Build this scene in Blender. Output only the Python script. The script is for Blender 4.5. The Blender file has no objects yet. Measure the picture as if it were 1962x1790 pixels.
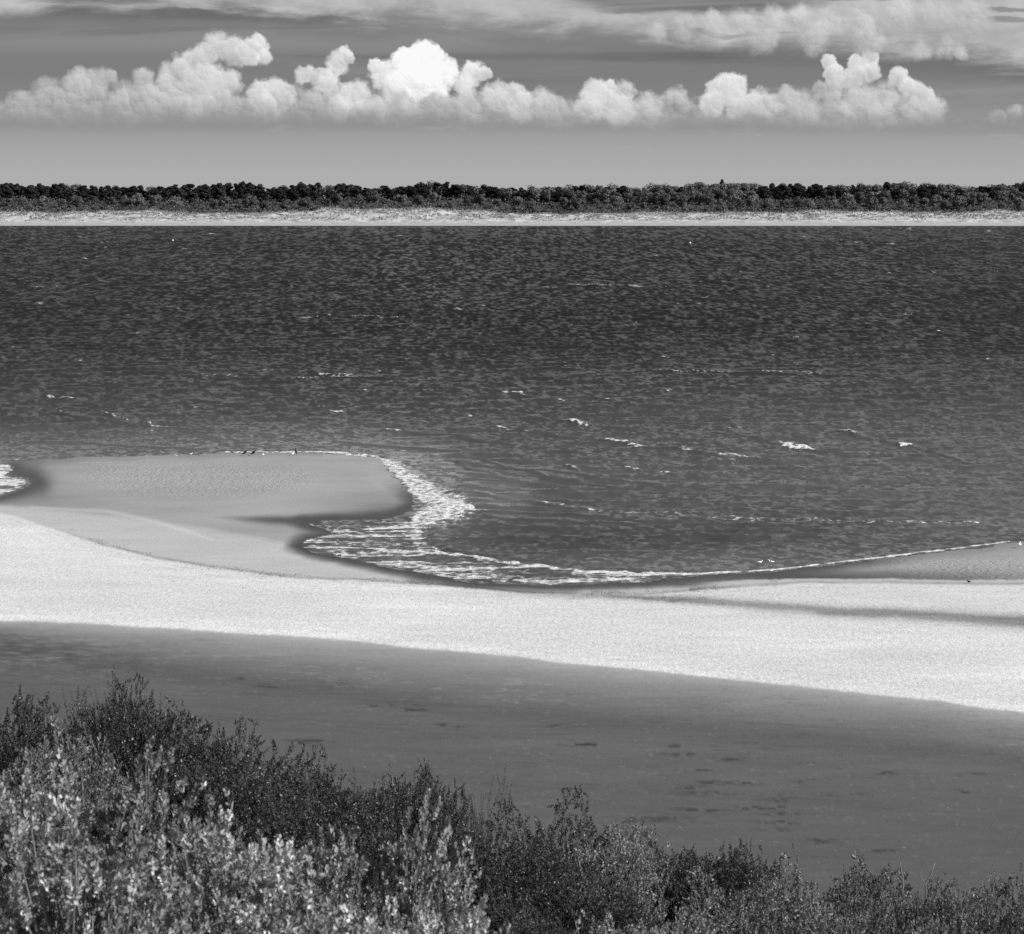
import bpy, math, random
import numpy as np
from mathutils import Vector, Matrix

sc = bpy.context.scene
col = sc.collection
R = math.radians
rng = np.random.default_rng(7)
random.seed(7)

# ------------------------------------------------------------------ camera
F = 5200.0            # focal length in photograph pixels
HOR = 346.0           # horizon row
CAMZ = 33.0
PITCH = math.atan((895.0 - HOR) / F)
cam_d = bpy.data.cameras.new('camera')
cam = bpy.data.objects.new('camera', cam_d)
col.objects.link(cam)
cam.location = (0, 0, CAMZ)
cam.rotation_euler = (math.pi / 2 - PITCH, 0, 0)
cam_d.sensor_fit = 'HORIZONTAL'
cam_d.sensor_width = 36
cam_d.lens = F / 1962.0 * 36
cam_d.clip_start = 0.5
cam_d.clip_end = 60000
cam_d.dof.use_dof = True
cam_d.dof.focus_distance = 75
cam_d.dof.aperture_fstop = 8.0
sc.camera = cam

# ------------------------------------------------------------------ light and exposure
SUN_AZ, SUN_EL = R(104), R(35)         # from the right, a little behind the camera
sun_d = bpy.data.lights.new('sun', 'SUN')
sun_d.energy = 4.2
sun_d.angle = R(0.53)
sun_d.color = (1, 1, 1)                # the photograph is black and white
sun = bpy.data.objects.new('sun', sun_d)
col.objects.link(sun)
sdir = Vector((math.sin(SUN_AZ) * math.cos(SUN_EL), math.cos(SUN_AZ) * math.cos(SUN_EL), math.sin(SUN_EL)))
sun.rotation_euler = sdir.to_track_quat('Z', 'Y').to_euler()
sun.location = (300, 100, 300)

sc.view_settings.view_transform = 'Standard'
sc.view_settings.look = 'None'
sc.view_settings.gamma = 1
sc.view_settings.exposure = 0.72
sc.cycles.use_denoising = False
sc.cycles.use_adaptive_sampling = True
sc.cycles.adaptive_threshold = 0.02
sc.cycles.max_bounces = 6
sc.cycles.diffuse_bounces = 3

def ray(px, py):
    cx = (np.asarray(px, float) - 981.0) / F
    cy = (895.0 - np.asarray(py, float)) / F
    cp, sp = math.cos(PITCH), math.sin(PITCH)
    return cx, cp + cy * sp, -sp + cy * cp

def at_z(px, py, z=0.0):
    dx, dy, dz = ray(px, py)
    t = (z - CAMZ) / dz
    return dx * t, dy * t

def at_d(px, py, d):
    dx, dy, dz = ray(px, py)
    t = d / dy
    return float(dx * t), float(d), float(CAMZ + dz * t)

# ------------------------------------------------------------------ node helper
class E:
    """tiny expression builder for shader math nodes"""
    nt = None
    def __init__(s, v): s.v = v
    @staticmethod
    def m(op, *a, clamp=False):
        n = E.nt.nodes.new('ShaderNodeMath'); n.operation = op; n.use_clamp = clamp
        for i, q in enumerate(a):
            if isinstance(q, E): E.nt.links.new(q.v, n.inputs[i])
            else: n.inputs[i].default_value = q
        return E(n.outputs[0])
    def __add__(s, o): return E.m('ADD', s, o)
    __radd__ = __add__
    def __sub__(s, o): return E.m('SUBTRACT', s, o)
    def __rsub__(s, o): return E.m('SUBTRACT', o, s)
    def __mul__(s, o): return E.m('MULTIPLY', s, o)
    __rmul__ = __mul__
    def __truediv__(s, o): return E.m('DIVIDE', s, o)
    def __neg__(s): return E.m('MULTIPLY', s, -1.0)

def sstep(x, a, b):
    n = E.nt.nodes.new('ShaderNodeMapRange'); n.interpolation_type = 'SMOOTHSTEP'
    for k, q in zip(('Value', 'From Min', 'From Max'), (x, a, b)):
        if isinstance(q, E): E.nt.links.new(q.v, n.inputs[k])
        else: n.inputs[k].default_value = q
    return E(n.outputs[0])

def mix(f, a, b):
    n = E.nt.nodes.new('ShaderNodeMix'); n.data_type = 'FLOAT'; n.clamp_factor = True
    for i, q in zip((0, 2, 3), (f, a, b)):
        if isinstance(q, E): E.nt.links.new(q.v, n.inputs[i])
        else: n.inputs[i].default_value = q
    return E(n.outputs[0])

def vec(x, y, z=0.0):
    n = E.nt.nodes.new('ShaderNodeCombineXYZ')
    for i, q in enumerate((x, y, z)):
        if isinstance(q, E): E.nt.links.new(q.v, n.inputs[i])
        else: n.inputs[i].default_value = q
    return E(n.outputs[0])

def sepxyz(v):
    n = E.nt.nodes.new('ShaderNodeSeparateXYZ'); E.nt.links.new(v.v, n.inputs[0])
    return E(n.outputs[0]), E(n.outputs[1]), E(n.outputs[2])

def noise(v, scale=1.0, detail=4.0, rough=0.55, dist=0.0):
    n = E.nt.nodes.new('ShaderNodeTexNoise'); n.noise_dimensions = '3D'
    E.nt.links.new(v.v, n.inputs['Vector'])
    n.inputs['Scale'].default_value = scale; n.inputs['Detail'].default_value = detail
    n.inputs['Roughness'].default_value = rough; n.inputs['Distortion'].default_value = dist
    return E(n.outputs[0])

def voro(v, scale, detail=3.0, rough=0.5, lac=2.1, smooth=0.6):
    n = E.nt.nodes.new('ShaderNodeTexVoronoi'); n.voronoi_dimensions = '2D'; n.feature = 'SMOOTH_F1'
    n.normalize = True
    E.nt.links.new(v.v, n.inputs['Vector'])
    n.inputs['Scale'].default_value = scale; n.inputs['Detail'].default_value = detail
    n.inputs['Roughness'].default_value = rough; n.inputs['Lacunarity'].default_value = lac
    n.inputs['Smoothness'].default_value = smooth
    return E(n.outputs['Distance'])

def fcurve(x, pts, x0, x1, y0, y1):
    n = E.nt.nodes.new('ShaderNodeFloatCurve')
    E.nt.links.new(((x - x0) / (x1 - x0)).v, n.inputs['Value'])
    c = n.mapping.curves[0]
    q = [((a - x0) / (x1 - x0), (b - y0) / (y1 - y0)) for a, b in pts]
    while len(c.points) < len(q): c.points.new(0.5, 0.5)
    for p, (a, b) in zip(c.points, q):
        p.location = (a, b); p.handle_type = 'AUTO_CLAMPED'
    n.mapping.update()
    return E(n.outputs[0]) * (y1 - y0) + y0

def grey(e):
    n = E.nt.nodes.new('ShaderNodeCombineColor')
    for i in range(3): E.nt.links.new(e.v, n.inputs[i])
    return n.outputs[0]

def attr(name):
    n = E.nt.nodes.new('ShaderNodeAttribute'); n.attribute_name = name
    return E(n.outputs['Fac'])

def geo_pos():
    return E(E.nt.nodes.new('ShaderNodeNewGeometry').outputs['Position'])

def lin(s):
    s = np.asarray(s, float) / 255.0
    return np.where(s <= 0.04045, s / 12.92, ((s + 0.055) / 1.055) ** 2.4)

# ------------------------------------------------------------------ sky
world = bpy.data.worlds.new('World')
sc.world = world
world.use_nodes = True
nt = world.node_tree
nt.nodes.clear()
E.nt = nt
K = F / 100.0 * 1.012
def uv(px, py):
    dx, dy, dz = ray(px, py)
    return math.atan2(dx, dy) * K, math.atan2(dz, math.hypot(dx, dy)) * K

def vor1(q, scale, off=0.0):
    n = E.nt.nodes.new('ShaderNodeTexVoronoi'); n.voronoi_dimensions = '2D'; n.feature = 'F1'
    E.nt.links.new(q.v, n.inputs['Vector'])
    n.inputs['Scale'].default_value = scale
    n.inputs['Randomness'].default_value = 0.95
    px_, py_, _ = sepxyz(E(n.outputs['Position']))
    return E(n.outputs['Distance']), px_, py_

def noisec(v, scale, detail=3.0, rough=0.55):
    n = E.nt.nodes.new('ShaderNodeTexNoise'); n.noise_dimensions = '3D'
    E.nt.links.new(v.v, n.inputs['Vector'])
    n.inputs['Scale'].default_value = scale; n.inputs['Detail'].default_value = detail; n.inputs['Roughness'].default_value = rough
    a, b, _ = sepxyz(E(n.outputs['Color']))
    return a, b

EXPO = 2.0 ** sc.view_settings.exposure
def build_sky():
    sky = nt.nodes.new('ShaderNodeTexSky')
    sky.sky_type = 'NISHITA'; sky.sun_disc = False
    sky.sun_elevation = SUN_EL; sky.sun_rotation = SUN_AZ
    sky.altitude = 30; sky.air_density = 1.0; sky.dust_density = 0.6; sky.ozone_density = 1.0
    sep = nt.nodes.new('ShaderNodeSeparateColor')
    nt.links.new(sky.outputs[0], sep.inputs[0])
    clear = E(sep.outputs[0]) * 0.8 + E(sep.outputs[1]) * 0.2          # black and white film behind an orange filter
    tc = E(nt.nodes.new('ShaderNodeTexCoord').outputs['Generated'])
    x, y, z = sepxyz(tc)
    U = E.m('ARCTAN2', x, y) * K
    V = E.m('ARCSINE', z) * K

    # ---- upper sky: open cloud fields over clear sky (cheap)
    cover = noise(vec(U * 0.06, V * 0.10, 7.7), 1.0, 4, 0.6)
    hi = mix(sstep(cover, 0.25, 0.80), E.m('MINIMUM', clear * 0.075, 0.15), 0.22)

    # ---- low sky in detail
    inview = sstep(E.m('ABSOLUTE', U), 11.4, 9.9)
    S = lambda v: float(lin(v)) / EXPO
    c = fcurve(V, [(-1, S(174)), (0.05, S(174)), (.45, S(168)), (.9, S(158)), (1.25, S(148)), (1.7, S(131)), (2.2, S(126)), (2.7, S(138)), (3.1, S(128)), (3.5, S(116)), (5, S(116)), (8, S(114))], -1, 8, 0, 0.5)
    st = noise(vec(U * 0.16, V * 1.5, 3.1), 1.0, 6, 0.6, 0.4)
    c = mix(sstep(st, 0.50, 0.74) * sstep(V, 0.9, 1.7) * (0.5 + 0.35 * sstep(V, 2.2, 2.8)), c, S(156))
    st2 = noise(vec(U * 0.10, V * 2.3, 9.1), 1.0, 5, 0.55, 0.6)
    c = c * (1.0 - 0.20 * sstep(st2, 0.50, 0.68) * sstep(V, 1.2, 2.0))
    # faint band below the cumulus bases
    c = c * (1.0 - 0.10 * sstep(E.m('ABSOLUTE', V - 1.05 - (st - .5) * .5), 0.25, 0.0))

    # high sheet along the top
    lowpts = [uv(a, b) for a, b in [(-150, 62), (0, 36), (60, 30), (130, 14), (260, 20), (420, 22), (600, 36), (700, 46), (800, 36), (900, 50), (980, 58), (1100, 60), (1200, 72), (1300, 80), (1420, 88),
                                    (1560, 92), (1640, 98), (1740, 104), (1850, 108), (1962, 118), (2100, 122)]]
    L = fcurve(U, lowpts, lowpts[0][0], lowpts[-1][0], 0, 6)
    L = mix(inview, noise(vec(U * 0.25, 4.4, 0.0), 1.0, 3, 0.5) * 1.6 + 2.0, L)
    hn = noise(vec(U * 0.45, V * 1.9, 1.7), 1.0, 8, 0.60, 0.5)
    hf = noise(vec(U * 1.3, V * 3.6, 5.7), 1.0, 6, 0.60, 0.3)
    ga, gb = noisec(vec(U * 1.0, V * 1.6, 1.0), 1.2, 5, .58)
    hd, hpx, hpy = vor1(vec(U + ga * .8, V * 1.5 + gb * .6), 1.5)
    hs = ((U + ga * .8 - hpx) * .8 + (V * 1.5 + gb * .6 - hpy) * .6) * 1.5
    sheet = sstep(V - L + (hn - 0.5) * 0.9 + (hf - .5) * .4, -0.16, 0.30)
    g = None
    for gx, gy, gw, gh, s in [(100, 52, 270, 15, 1.), (430, 44, 340, 10, .9), (190, 1, 140, 7, .8), (352, 22, 85, 6, .8), (1330, 4, 260, 24, 1.0),
                              (1560, -8, 200, 10, .9), (1380, 63, 150, 5, .55), (1945, 16, 60, 6, .7), (1925, 37, 70, 7, .7), (790, 60, 330, 10, .5), (1700, 88, 200, 6, .3)]:
        gu, gv = uv(gx, gy)
        e = E.m('POWER', (U - gu + (hn - 0.5) * 2.2) / (gw / 100), 2.0) + E.m('POWER', (V - gv + (hn - 0.5) * 0.45 + (hf - .5) * .2) / (gh / 100), 2.0)
        q = sstep(e, 1.4, 0.3) * s
        g = q if g is None else E.m('MAXIMUM', g, q)
    sheet = sheet * (1.0 - g) * mix(sstep(V, 3.6, 5.0), 1.0, sstep(cover, 0.40, 0.58))
    shade_hi = S(186) + 0.22 * (hn - 0.5) + 0.14 * (hf - .5) + 0.018 * hs + 0.03 * (0.3 - hd) + 0.02 * sstep(V, 2.9, 3.4)
    und = sstep(E.m('ABSOLUTE', V - L + 0.16 + (hn - .5) * .5), 0.34, 0.0) * (1.0 - sheet)
    c = c * (1.0 - 0.15 * und)
    c = mix(sheet * 0.93, c, shade_hi)

    # cumulus row: overlapping round puffs with ragged edges
    wa, wb = noisec(vec(U, V, 2.2), 1.6, 4, 0.6)
    wc, wd_ = noisec(vec(U, V, 6.2), 6.0, 4, 0.62)
    uw = U + (wa - 0.5) * .26 + (wc - .5) * .12
    vw = V + (wb - 0.5) * .26 + (wd_ - .5) * .12
    q = vec(uw, vw)
    s = None; rag = None
    for scl, amp, w in ((2.3, .34, .50), (5.2, .26, .42), (11.5, .15, .28)):
        d, qx, qy = vor1(q, scl)
        t = ((uw - qx) * 0.66 + (vw - qy) * 0.75) * (scl * w)
        s = t if s is None else s + t
        h = (d - 0.38) * amp
        rag = h if rag is None else rag + h
    fib = noise(vec(U, V, 4.2), 3.0, 6, 0.62)
    BP = [uv(a, b) for a, b in [(-120, 230), (0, 232), (200, 234), (400, 230), (600, 230), (800, 234), (1000, 240), (1200, 242), (1330, 242), (1600, 242), (1820, 244), (1962, 246), (2100, 246)]]
    Bs = mix(inview, 1.05, fcurve(U, BP, BP[0][0], BP[-1][0], 0, 3))
    basefade = sstep(V - Bs + (wb - .5) * .55, -0.12, 0.42)
    # outside the view the same row goes on, at random heights
    Tn = noise(vec(U * 0.5, 5.5, 0.0), 1.0, 5, 0.6) * 3.4 - 0.25
    mo = sstep(Tn - V - rag * 1.2, 0.0, .12) * basefade * (1.0 - inview)
    c = mix(mo, c, S(190) + s * .16)
    # soft grey body behind the puffs
    front = [(-120, 200), (0, 192), (100, 176), (230, 160), (330, 150), (440, 166), (520, 164), (600, 154), (700, 156), (900, 165), (960, 178), (1080, 182), (1150, 180), (1250, 182), (1340, 192),
             (1420, 190), (1500, 186), (1560, 176), (1640, 166), (1740, 184), (1810, 214), (1850, 240), (1962, 240), (2100, 240)]
    P = [uv(a, b) for a, b in front]
    T = fcurve(uw, P, P[0][0], P[-1][0], 0, 4)
    c = mix(sstep(T - vw - rag, -.05, .30) * basefade * inview * .92, c, S(178) + (fib - .5) * .20 + s * .08)
    PUFF = [(40,202,30,174),(95,180,32,184),(150,166,36,190),(188,160,30,186),(214,146,15,180),(240,186,38,180),(275,152,25,192),(300,186,38,184),(332,150,32,200),(366,130,38,206),(388,108,30,200),
            (414,88,32,200),(450,98,30,202),(484,98,30,216),(503,112,18,224),(402,164,46,204),(440,158,26,198),(360,192,42,190),(425,200,38,180),
            (582,142,20,206),(612,152,22,198),(646,122,24,216),(662,108,17,220),(632,160,26,214),(600,202,34,178),(716,119,12,226),
            (905,142,27,226),(925,142,16,216),(890,166,24,214),(740,142,32,226),(776,122,34,242),(845,142,32,246),(812,122,42,251),(835,166,36,242),(760,172,34,230),(796,160,46,250),
            (520,188,42,208),(546,184,24,200),(680,190,35,210),(655,208,26,200),(722,206,32,192),(772,208,32,178),(832,208,36,174),(890,208,32,178),(952,184,32,206),(978,182,28,202),(1002,206,32,202),(1042,202,32,196),(1072,206,20,190),
            (1140,182,31,214),(1168,180,24,216),(1196,173,22,206),(1130,212,28,200),(1186,210,36,200),(1242,210,31,196),(1296,194,28,186),(1312,206,24,180),
            (1386,170,31,216),(1408,166,26,216),(1366,202,26,200),(1416,206,32,206),(1452,196,32,206),(1480,202,26,198),(1512,182,20,190),(1532,202,34,186),(1550,216,26,182),
            (1590,120,17,205),(1598,142,20,206),(1632,152,22,204),(1640,118,17,212),(1654,136,20,210),(1666,114,18,216),(1668,138,20,214),(1570,176,18,180),(1602,172,28,186),(1720,148,20,212),(1745,168,22,214),(1770,190,24,208),(1792,206,24,198),
            (1642,192,40,192),(1690,190,38,194),(1690,216,28,186),(1742,216,28,186),(1912,228,18,168),(1946,216,20,172),
            (1262,62,24,184),(1310,54,28,188),(1366,48,30,192),(1424,44,32,194),(1480,40,32,196),(1534,32,28,198),(1596,44,34,190),(1652,34,36,194),(1724,28,40,192),(1796,28,40,190),(1866,38,46,186),(1460,72,36,188),(1560,76,34,186),(1660,80,36,186),(1764,94,22,194),(1812,92,24,198),(1842,98,16,196)]
    fib2 = noise(vec(U, V * 1.3, 9.4), 1.5, 4, 0.55)
    rag = rag * .85 + (fib - .5) * .55
    fine = s * 0.135 + (fib - .5) * .22 + (fib2 - .5) * .34
    grp = bpy.data.node_groups.new('cloud_puff', 'ShaderNodeTree')
    for nm in ('c', 'uw', 'vw', 'rag', 'fade', 'fine', 'cu', 'cv', 'ir', 'k', 'g', 'soft'):
        grp.interface.new_socket(nm, in_out='INPUT', socket_type='NodeSocketFloat')
    grp.interface.new_socket('c', in_out='OUTPUT', socket_type='NodeSocketFloat')
    main = E.nt; E.nt = grp
    gi = grp.nodes.new('NodeGroupInput'); go = grp.nodes.new('NodeGroupOutput')
    I = {nm: E(gi.outputs[i]) for i, nm in enumerate(('c', 'uw', 'vw', 'rag', 'fade', 'fine', 'cu', 'cv', 'ir', 'k', 'g', 'soft'))}
    # the tiny term chains the puffs one after another, so the shader needs little stack
    t0 = I['c'] * 1e-7
    du = (I['uw'] + t0 - I['cu']) * I['ir']; dv = (I['vw'] + t0 - I['cv']) * I['ir']
    e = E.m('MULTIPLY_ADD', du, du, dv * dv)
    m = sstep(e + I['rag'] * 1.4, 1.06, I['soft']) * I['fade']
    br = E.m('MULTIPLY_ADD', E.m('MULTIPLY_ADD', du, 0.35, dv) * 0.115 + I['fine'], I['k'], I['g'])
    grp.links.new(mix(m * .94, I['c'], br).v, go.inputs[0])
    E.nt = main
    for a, b, r_, g_ in PUFF:
        cu, cv = uv(a, b)
        n = nt.nodes.new('ShaderNodeGroup'); n.node_tree = grp
        for i, e in enumerate((c, uw, vw, rag, basefade, fine)): nt.links.new(e.v, n.inputs[i])
        for i, v in enumerate((cu, cv, 1.0 / (r_ * 0.011), 0.55 + 0.45 * (g_ - 170) / 80.0, S(g_ + 5), (random.uniform(-.35, .1) if b < 100 and a > 1200 else random.uniform(.0, .4)) if g_ < 200 else random.uniform(.3, .66))): n.inputs[6 + i].default_value = v
        c = E(n.outputs[0])
    c = E.m('MINIMUM', c, S(250))
    lo = noise(vec(U * 0.7, V * 2.6, 14.0), 1.0, 5, 0.55)
    c = mix(sstep(lo, 0.58, 0.74) * sstep(V, 0.45, 0.75) * sstep(V, 1.15, 0.95) * 0.5, c, S(178))

    def bgn(e):
        b = nt.nodes.new('ShaderNodeBackground'); nt.links.new(grey(e * 10.0), b.inputs[0]); b.inputs[1].default_value = 0.1
        return b
    ms = nt.nodes.new('ShaderNodeMixShader')
    nt.links.new(sstep(V, 4.2, 6.5).v, ms.inputs[0])
    nt.links.new(bgn(c).outputs[0], ms.inputs[1]); nt.links.new(bgn(hi).outputs[0], ms.inputs[2])
    out = nt.nodes.new('ShaderNodeOutputWorld')
    nt.links.new(ms.outputs[0], out.inputs[0])
build_sky()
world.cycles.sampling_method = 'MANUAL'
world.cycles.sample_map_resolution = 1024

# ------------------------------------------------------------------ mesh helpers
def mesh_np(name, V, Q=None, T=None, smooth=False):
    V = np.ascontiguousarray(V, np.float32)
    parts, sizes = [], []
    if Q is not None and len(Q): parts.append(np.asarray(Q, np.int32).ravel()); sizes.append(np.full(len(Q), 4, np.int32))
    if T is not None and len(T): parts.append(np.asarray(T, np.int32).ravel()); sizes.append(np.full(len(T), 3, np.int32))
    loops = np.concatenate(parts); sz = np.concatenate(sizes)
    me = bpy.data.meshes.new(name)
    me.vertices.add(len(V)); me.vertices.foreach_set('co', V.ravel())
    me.loops.add(len(loops)); me.loops.foreach_set('vertex_index', loops)
    me.polygons.add(len(sz))
    st = np.concatenate([[0], np.cumsum(sz)[:-1]]).astype(np.int32)
    me.polygons.foreach_set('loop_start', st); me.polygons.foreach_set('loop_total', sz)
    if smooth: me.polygons.foreach_set('use_smooth', np.ones(len(sz), bool))
    me.update(calc_edges=True); me.validate()
    return me

def fattr(me, name, a):
    at = me.attributes.new(name, 'FLOAT', 'POINT')
    at.data.foreach_set('value', np.ascontiguousarray(a, np.float32).ravel())

def link(name, me, mat=None, parent=None):
    o = bpy.data.objects.new(name, me); col.objects.link(o)
    if mat is not None and me is not None and not me.materials: me.materials.append(mat)
    if parent is not None: o.parent = parent
    return o

def tag(o, label=None, cat=None, group=None, kind=None):
    if label: o['label'] = label
    if cat: o['category'] = cat
    if group: o['group'] = group
    if kind: o['kind'] = kind
    return o

def empty(name, loc, rz=0.0, sc_=(1, 1, 1)):
    o = bpy.data.objects.new(name, None); col.objects.link(o)
    o.location = loc; o.rotation_euler = (0, 0, rz); o.scale = sc_
    o.empty_display_size = 0.2
    return o

class MB:
    """collects vertices and faces into one mesh"""
    def __init__(s): s.v = []; s.q = []; s.t = []; s.n = 0
    def add(s, v, q=None, t=None):
        v = np.asarray(v, float)
        s.v.append(v)
        if q is not None and len(q): s.q.append(np.asarray(q) + s.n)
        if t is not None and len(t): s.t.append(np.asarray(t) + s.n)
        s.n += len(v)
    def tube(s, pts, rad, k=4, cap=True):
        pts = np.asarray(pts, float); n = len(pts)
        rad = np.broadcast_to(np.asarray(rad, float), (n,))
        tan = np.gradient(pts, axis=0)
        tan /= np.linalg.norm(tan, axis=1)[:, None] + 1e-9
        ref = np.array([0.31, 0.2, 0.93]) if abs(tan[0][2]) < 0.9 else np.array([1.0, 0.13, 0.05])
        a = np.cross(tan, ref); a /= np.linalg.norm(a, axis=1)[:, None] + 1e-9
        b = np.cross(tan, a)
        th = np.arange(k) * 2 * np.pi / k
        V = pts[:, None, :] + rad[:, None, None] * (np.cos(th)[None, :, None] * a[:, None, :] + np.sin(th)[None, :, None] * b[:, None, :])
        i = np.arange(n - 1)[:, None] * k; j = np.arange(k)[None, :]; j2 = (j + 1) % k
        q = np.stack([i + j, i + j2, i + k + j2, i + k + j], -1).reshape(-1, 4)
        V = V.reshape(-1, 3)
        if cap:
            V = np.vstack([V, pts[:1], pts[-1:]])
            c0, c1 = n * k, n * k + 1
            t = [(c0, (m + 1) % k, m) for m in range(k)] + [(c1, (n - 1) * k + m, (n - 1) * k + (m + 1) % k) for m in range(k)]
            s.add(V, q, t)
        else: s.add(V, q)
    def mesh(s, name, smooth=False):
        return mesh_np(name, np.vstack(s.v), np.vstack(s.q) if s.q else None, np.vstack(s.t) if s.t else None, smooth)

def vnoise(x, y, seed=0):
    """smooth value noise on a hashed lattice"""
    xi = np.floor(x).astype(np.int64); yi = np.floor(y).astype(np.int64)
    fx = x - xi; fy = y - yi
    fx = fx * fx * (3 - 2 * fx); fy = fy * fy * (3 - 2 * fy)
    def h(a, b):
        n = (a * 374761393 + b * 668265263 + seed * 974634777) & 0xFFFFFFFF
        n = ((n ^ (n >> 13)) * 1274126177) & 0xFFFFFFFF
        return ((n ^ (n >> 16)) & 0xFFFF) / 65535.0
    return (h(xi, yi) * (1 - fx) + h(xi + 1, yi) * fx) * (1 - fy) + (h(xi, yi + 1) * (1 - fx) + h(xi + 1, yi + 1) * fx) * fy

def fbm(x, y, o=4, seed=0, g=0.5):
    s = 0.0; a = 1.0; t = 0.0
    for i in range(o):
        s = s + a * vnoise(x * 2 ** i, y * 2 ** i, seed + i); t += a; a *= g
    return s / t

def ss(x, a, b):
    t = np.clip((x - a) / (b - a), 0, 1)
    return t * t * (3 - 2 * t)

def seg_dist(px, py, pts, wts=None, ys=1.0):
    """distance to a polyline, with interpolated width"""
    best = np.full(px.shape, 1e9); w = np.zeros(px.shape)
    for i in range(len(pts) - 1):
        ax, ay = pts[i]; bx, by = pts[i + 1]
        vx, vy = bx - ax, (by - ay) * ys
        t = np.clip(((px - ax) * vx + (py - ay) * ys * vy) / (vx * vx + vy * vy + 1e-9), 0, 1)
        d = np.hypot(px - ax - t * vx, (py - ay) * ys - t * vy)
        m = d < best
        best = np.where(m, d, best)
        if wts is not None: w = np.where(m, wts[i] * (1 - t) + wts[i + 1] * t, w)
    return (best, w) if wts is not None else best

def inside(px, py, poly):
    r = np.zeros(px.shape, bool); n = len(poly)
    for i in range(n):
        ax, ay = poly[i]; bx, by = poly[(i + 1) % n]
        if ay == by: continue
        c = ((ay > py) != (by > py)) & (px < (bx - ax) * (py - ay) / (by - ay) + ax)
        r ^= c
    return r

def sdf(px, py, poly, ys=1.0):
    d = seg_dist(px, py, list(poly) + [poly[0]], None, ys)
    return np.where(inside(px, py, poly), -d, d)

def grid_quads(nr, nc):
    i = np.arange(nr - 1)[:, None] * nc; j = np.arange(nc - 1)[None, :]
    return np.stack([i + j, i + nc + j, i + nc + j + 1, i + j + 1], -1).reshape(-1, 4)

# ------------------------------------------------------------------ materials
def new_mat(name):
    m = bpy.data.materials.new(name); m.use_nodes = True
    m.node_tree.nodes.clear(); E.nt = m.node_tree
    out = E.nt.nodes.new('ShaderNodeOutputMaterial')
    return m, out

def principled(colour=None, rough=0.8, spec=0.3, normal=None):
    b = E.nt.nodes.new('ShaderNodeBsdfPrincipled')
    if isinstance(colour, E): E.nt.links.new(grey(colour), b.inputs['Base Color'])
    elif colour is not None: b.inputs['Base Color'].default_value = (colour, colour, colour, 1)
    if isinstance(rough, E): E.nt.links.new(rough.v, b.inputs['Roughness'])
    else: b.inputs['Roughness'].default_value = rough
    if isinstance(spec, E): E.nt.links.new(spec.v, b.inputs['Specular IOR Level'])
    else: b.inputs['Specular IOR Level'].default_value = spec
    if normal is not None: E.nt.links.new(normal, b.inputs['Normal'])
    return b

def bump(h, dist, strength=1.0, normal=None):
    n = E.nt.nodes.new('ShaderNodeBump')
    n.inputs['Strength'].default_value = strength
    if isinstance(dist, E): E.nt.links.new(dist.v, n.inputs['Distance'])
    else: n.inputs['Distance'].default_value = dist
    E.nt.links.new(h.v, n.inputs['Height'])
    if normal is not None: E.nt.links.new(normal, n.inputs['Normal'])
    return n.outputs[0]

def mat_sand():
    m, out = new_mat('beach_sand')
    P = geo_pos(); x, y, z = sepxyz(P)
    tone, dry, rip = attr('tone'), attr('dry'), attr('ripple')
    grain = noise(vec(x * 3.2, y * 0.9), 1.0, 5, 0.68)
    fine = noise(vec(x * 9.0, y * 3.0, 4.0), 1.0, 3, 0.6)
    big = noise(vec(x * 0.05, y * 0.03, 2.0), 1.0, 5, 0.6)
    streak = noise(vec(x * 0.10, y * 0.20, 6.0), 1.0, 6, 0.62)
    c = tone * (1.0 + dry * ((grain - 0.5) * 0.85 + (fine - 0.5) * 1.3 + (streak - .5) * .22) + (1.0 - dry) * ((streak - 0.5) * 0.34 + (fine - .5) * .30 + (grain - .5) * .16) + (big - 0.5) * 0.22)
    # scattered shells and weed on the dry bank
    sp = noise(vec(x * 1.7, y * 0.8, 11.0), 1.0, 3, 0.7)
    c = c * (1.0 - 0.45 * dry * sstep(sp, 0.655, 0.72))
    sh = noise(vec(x * 2.6, y * 1.4, 21.0), 1.0, 2, 0.6)
    c = c + (1.0 - dry) * 0.10 * sstep(sh, 0.715, 0.76)
    w = noise(vec(x * 1.3 + (big - .5) * 6, y * 1.1, 3.3), 1.0, 2, 0.5)
    wave = E.m('SINE', (y * 0.9 + x * .35 + w * 7.0) * 2.6)
    h = rip * wave * 0.03 + dry * (grain - 0.5) * 0.035 + (fine - 0.5) * 0.012
    nrm = bump(h, 1.0, 1.0)
    b = principled(E.m('MAXIMUM', c, 0.01), mix(dry, 0.50, 0.9), mix(dry, 0.22, 0.05), nrm)
    E.nt.links.new(b.outputs[0], out.inputs[0])
    return m

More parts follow.
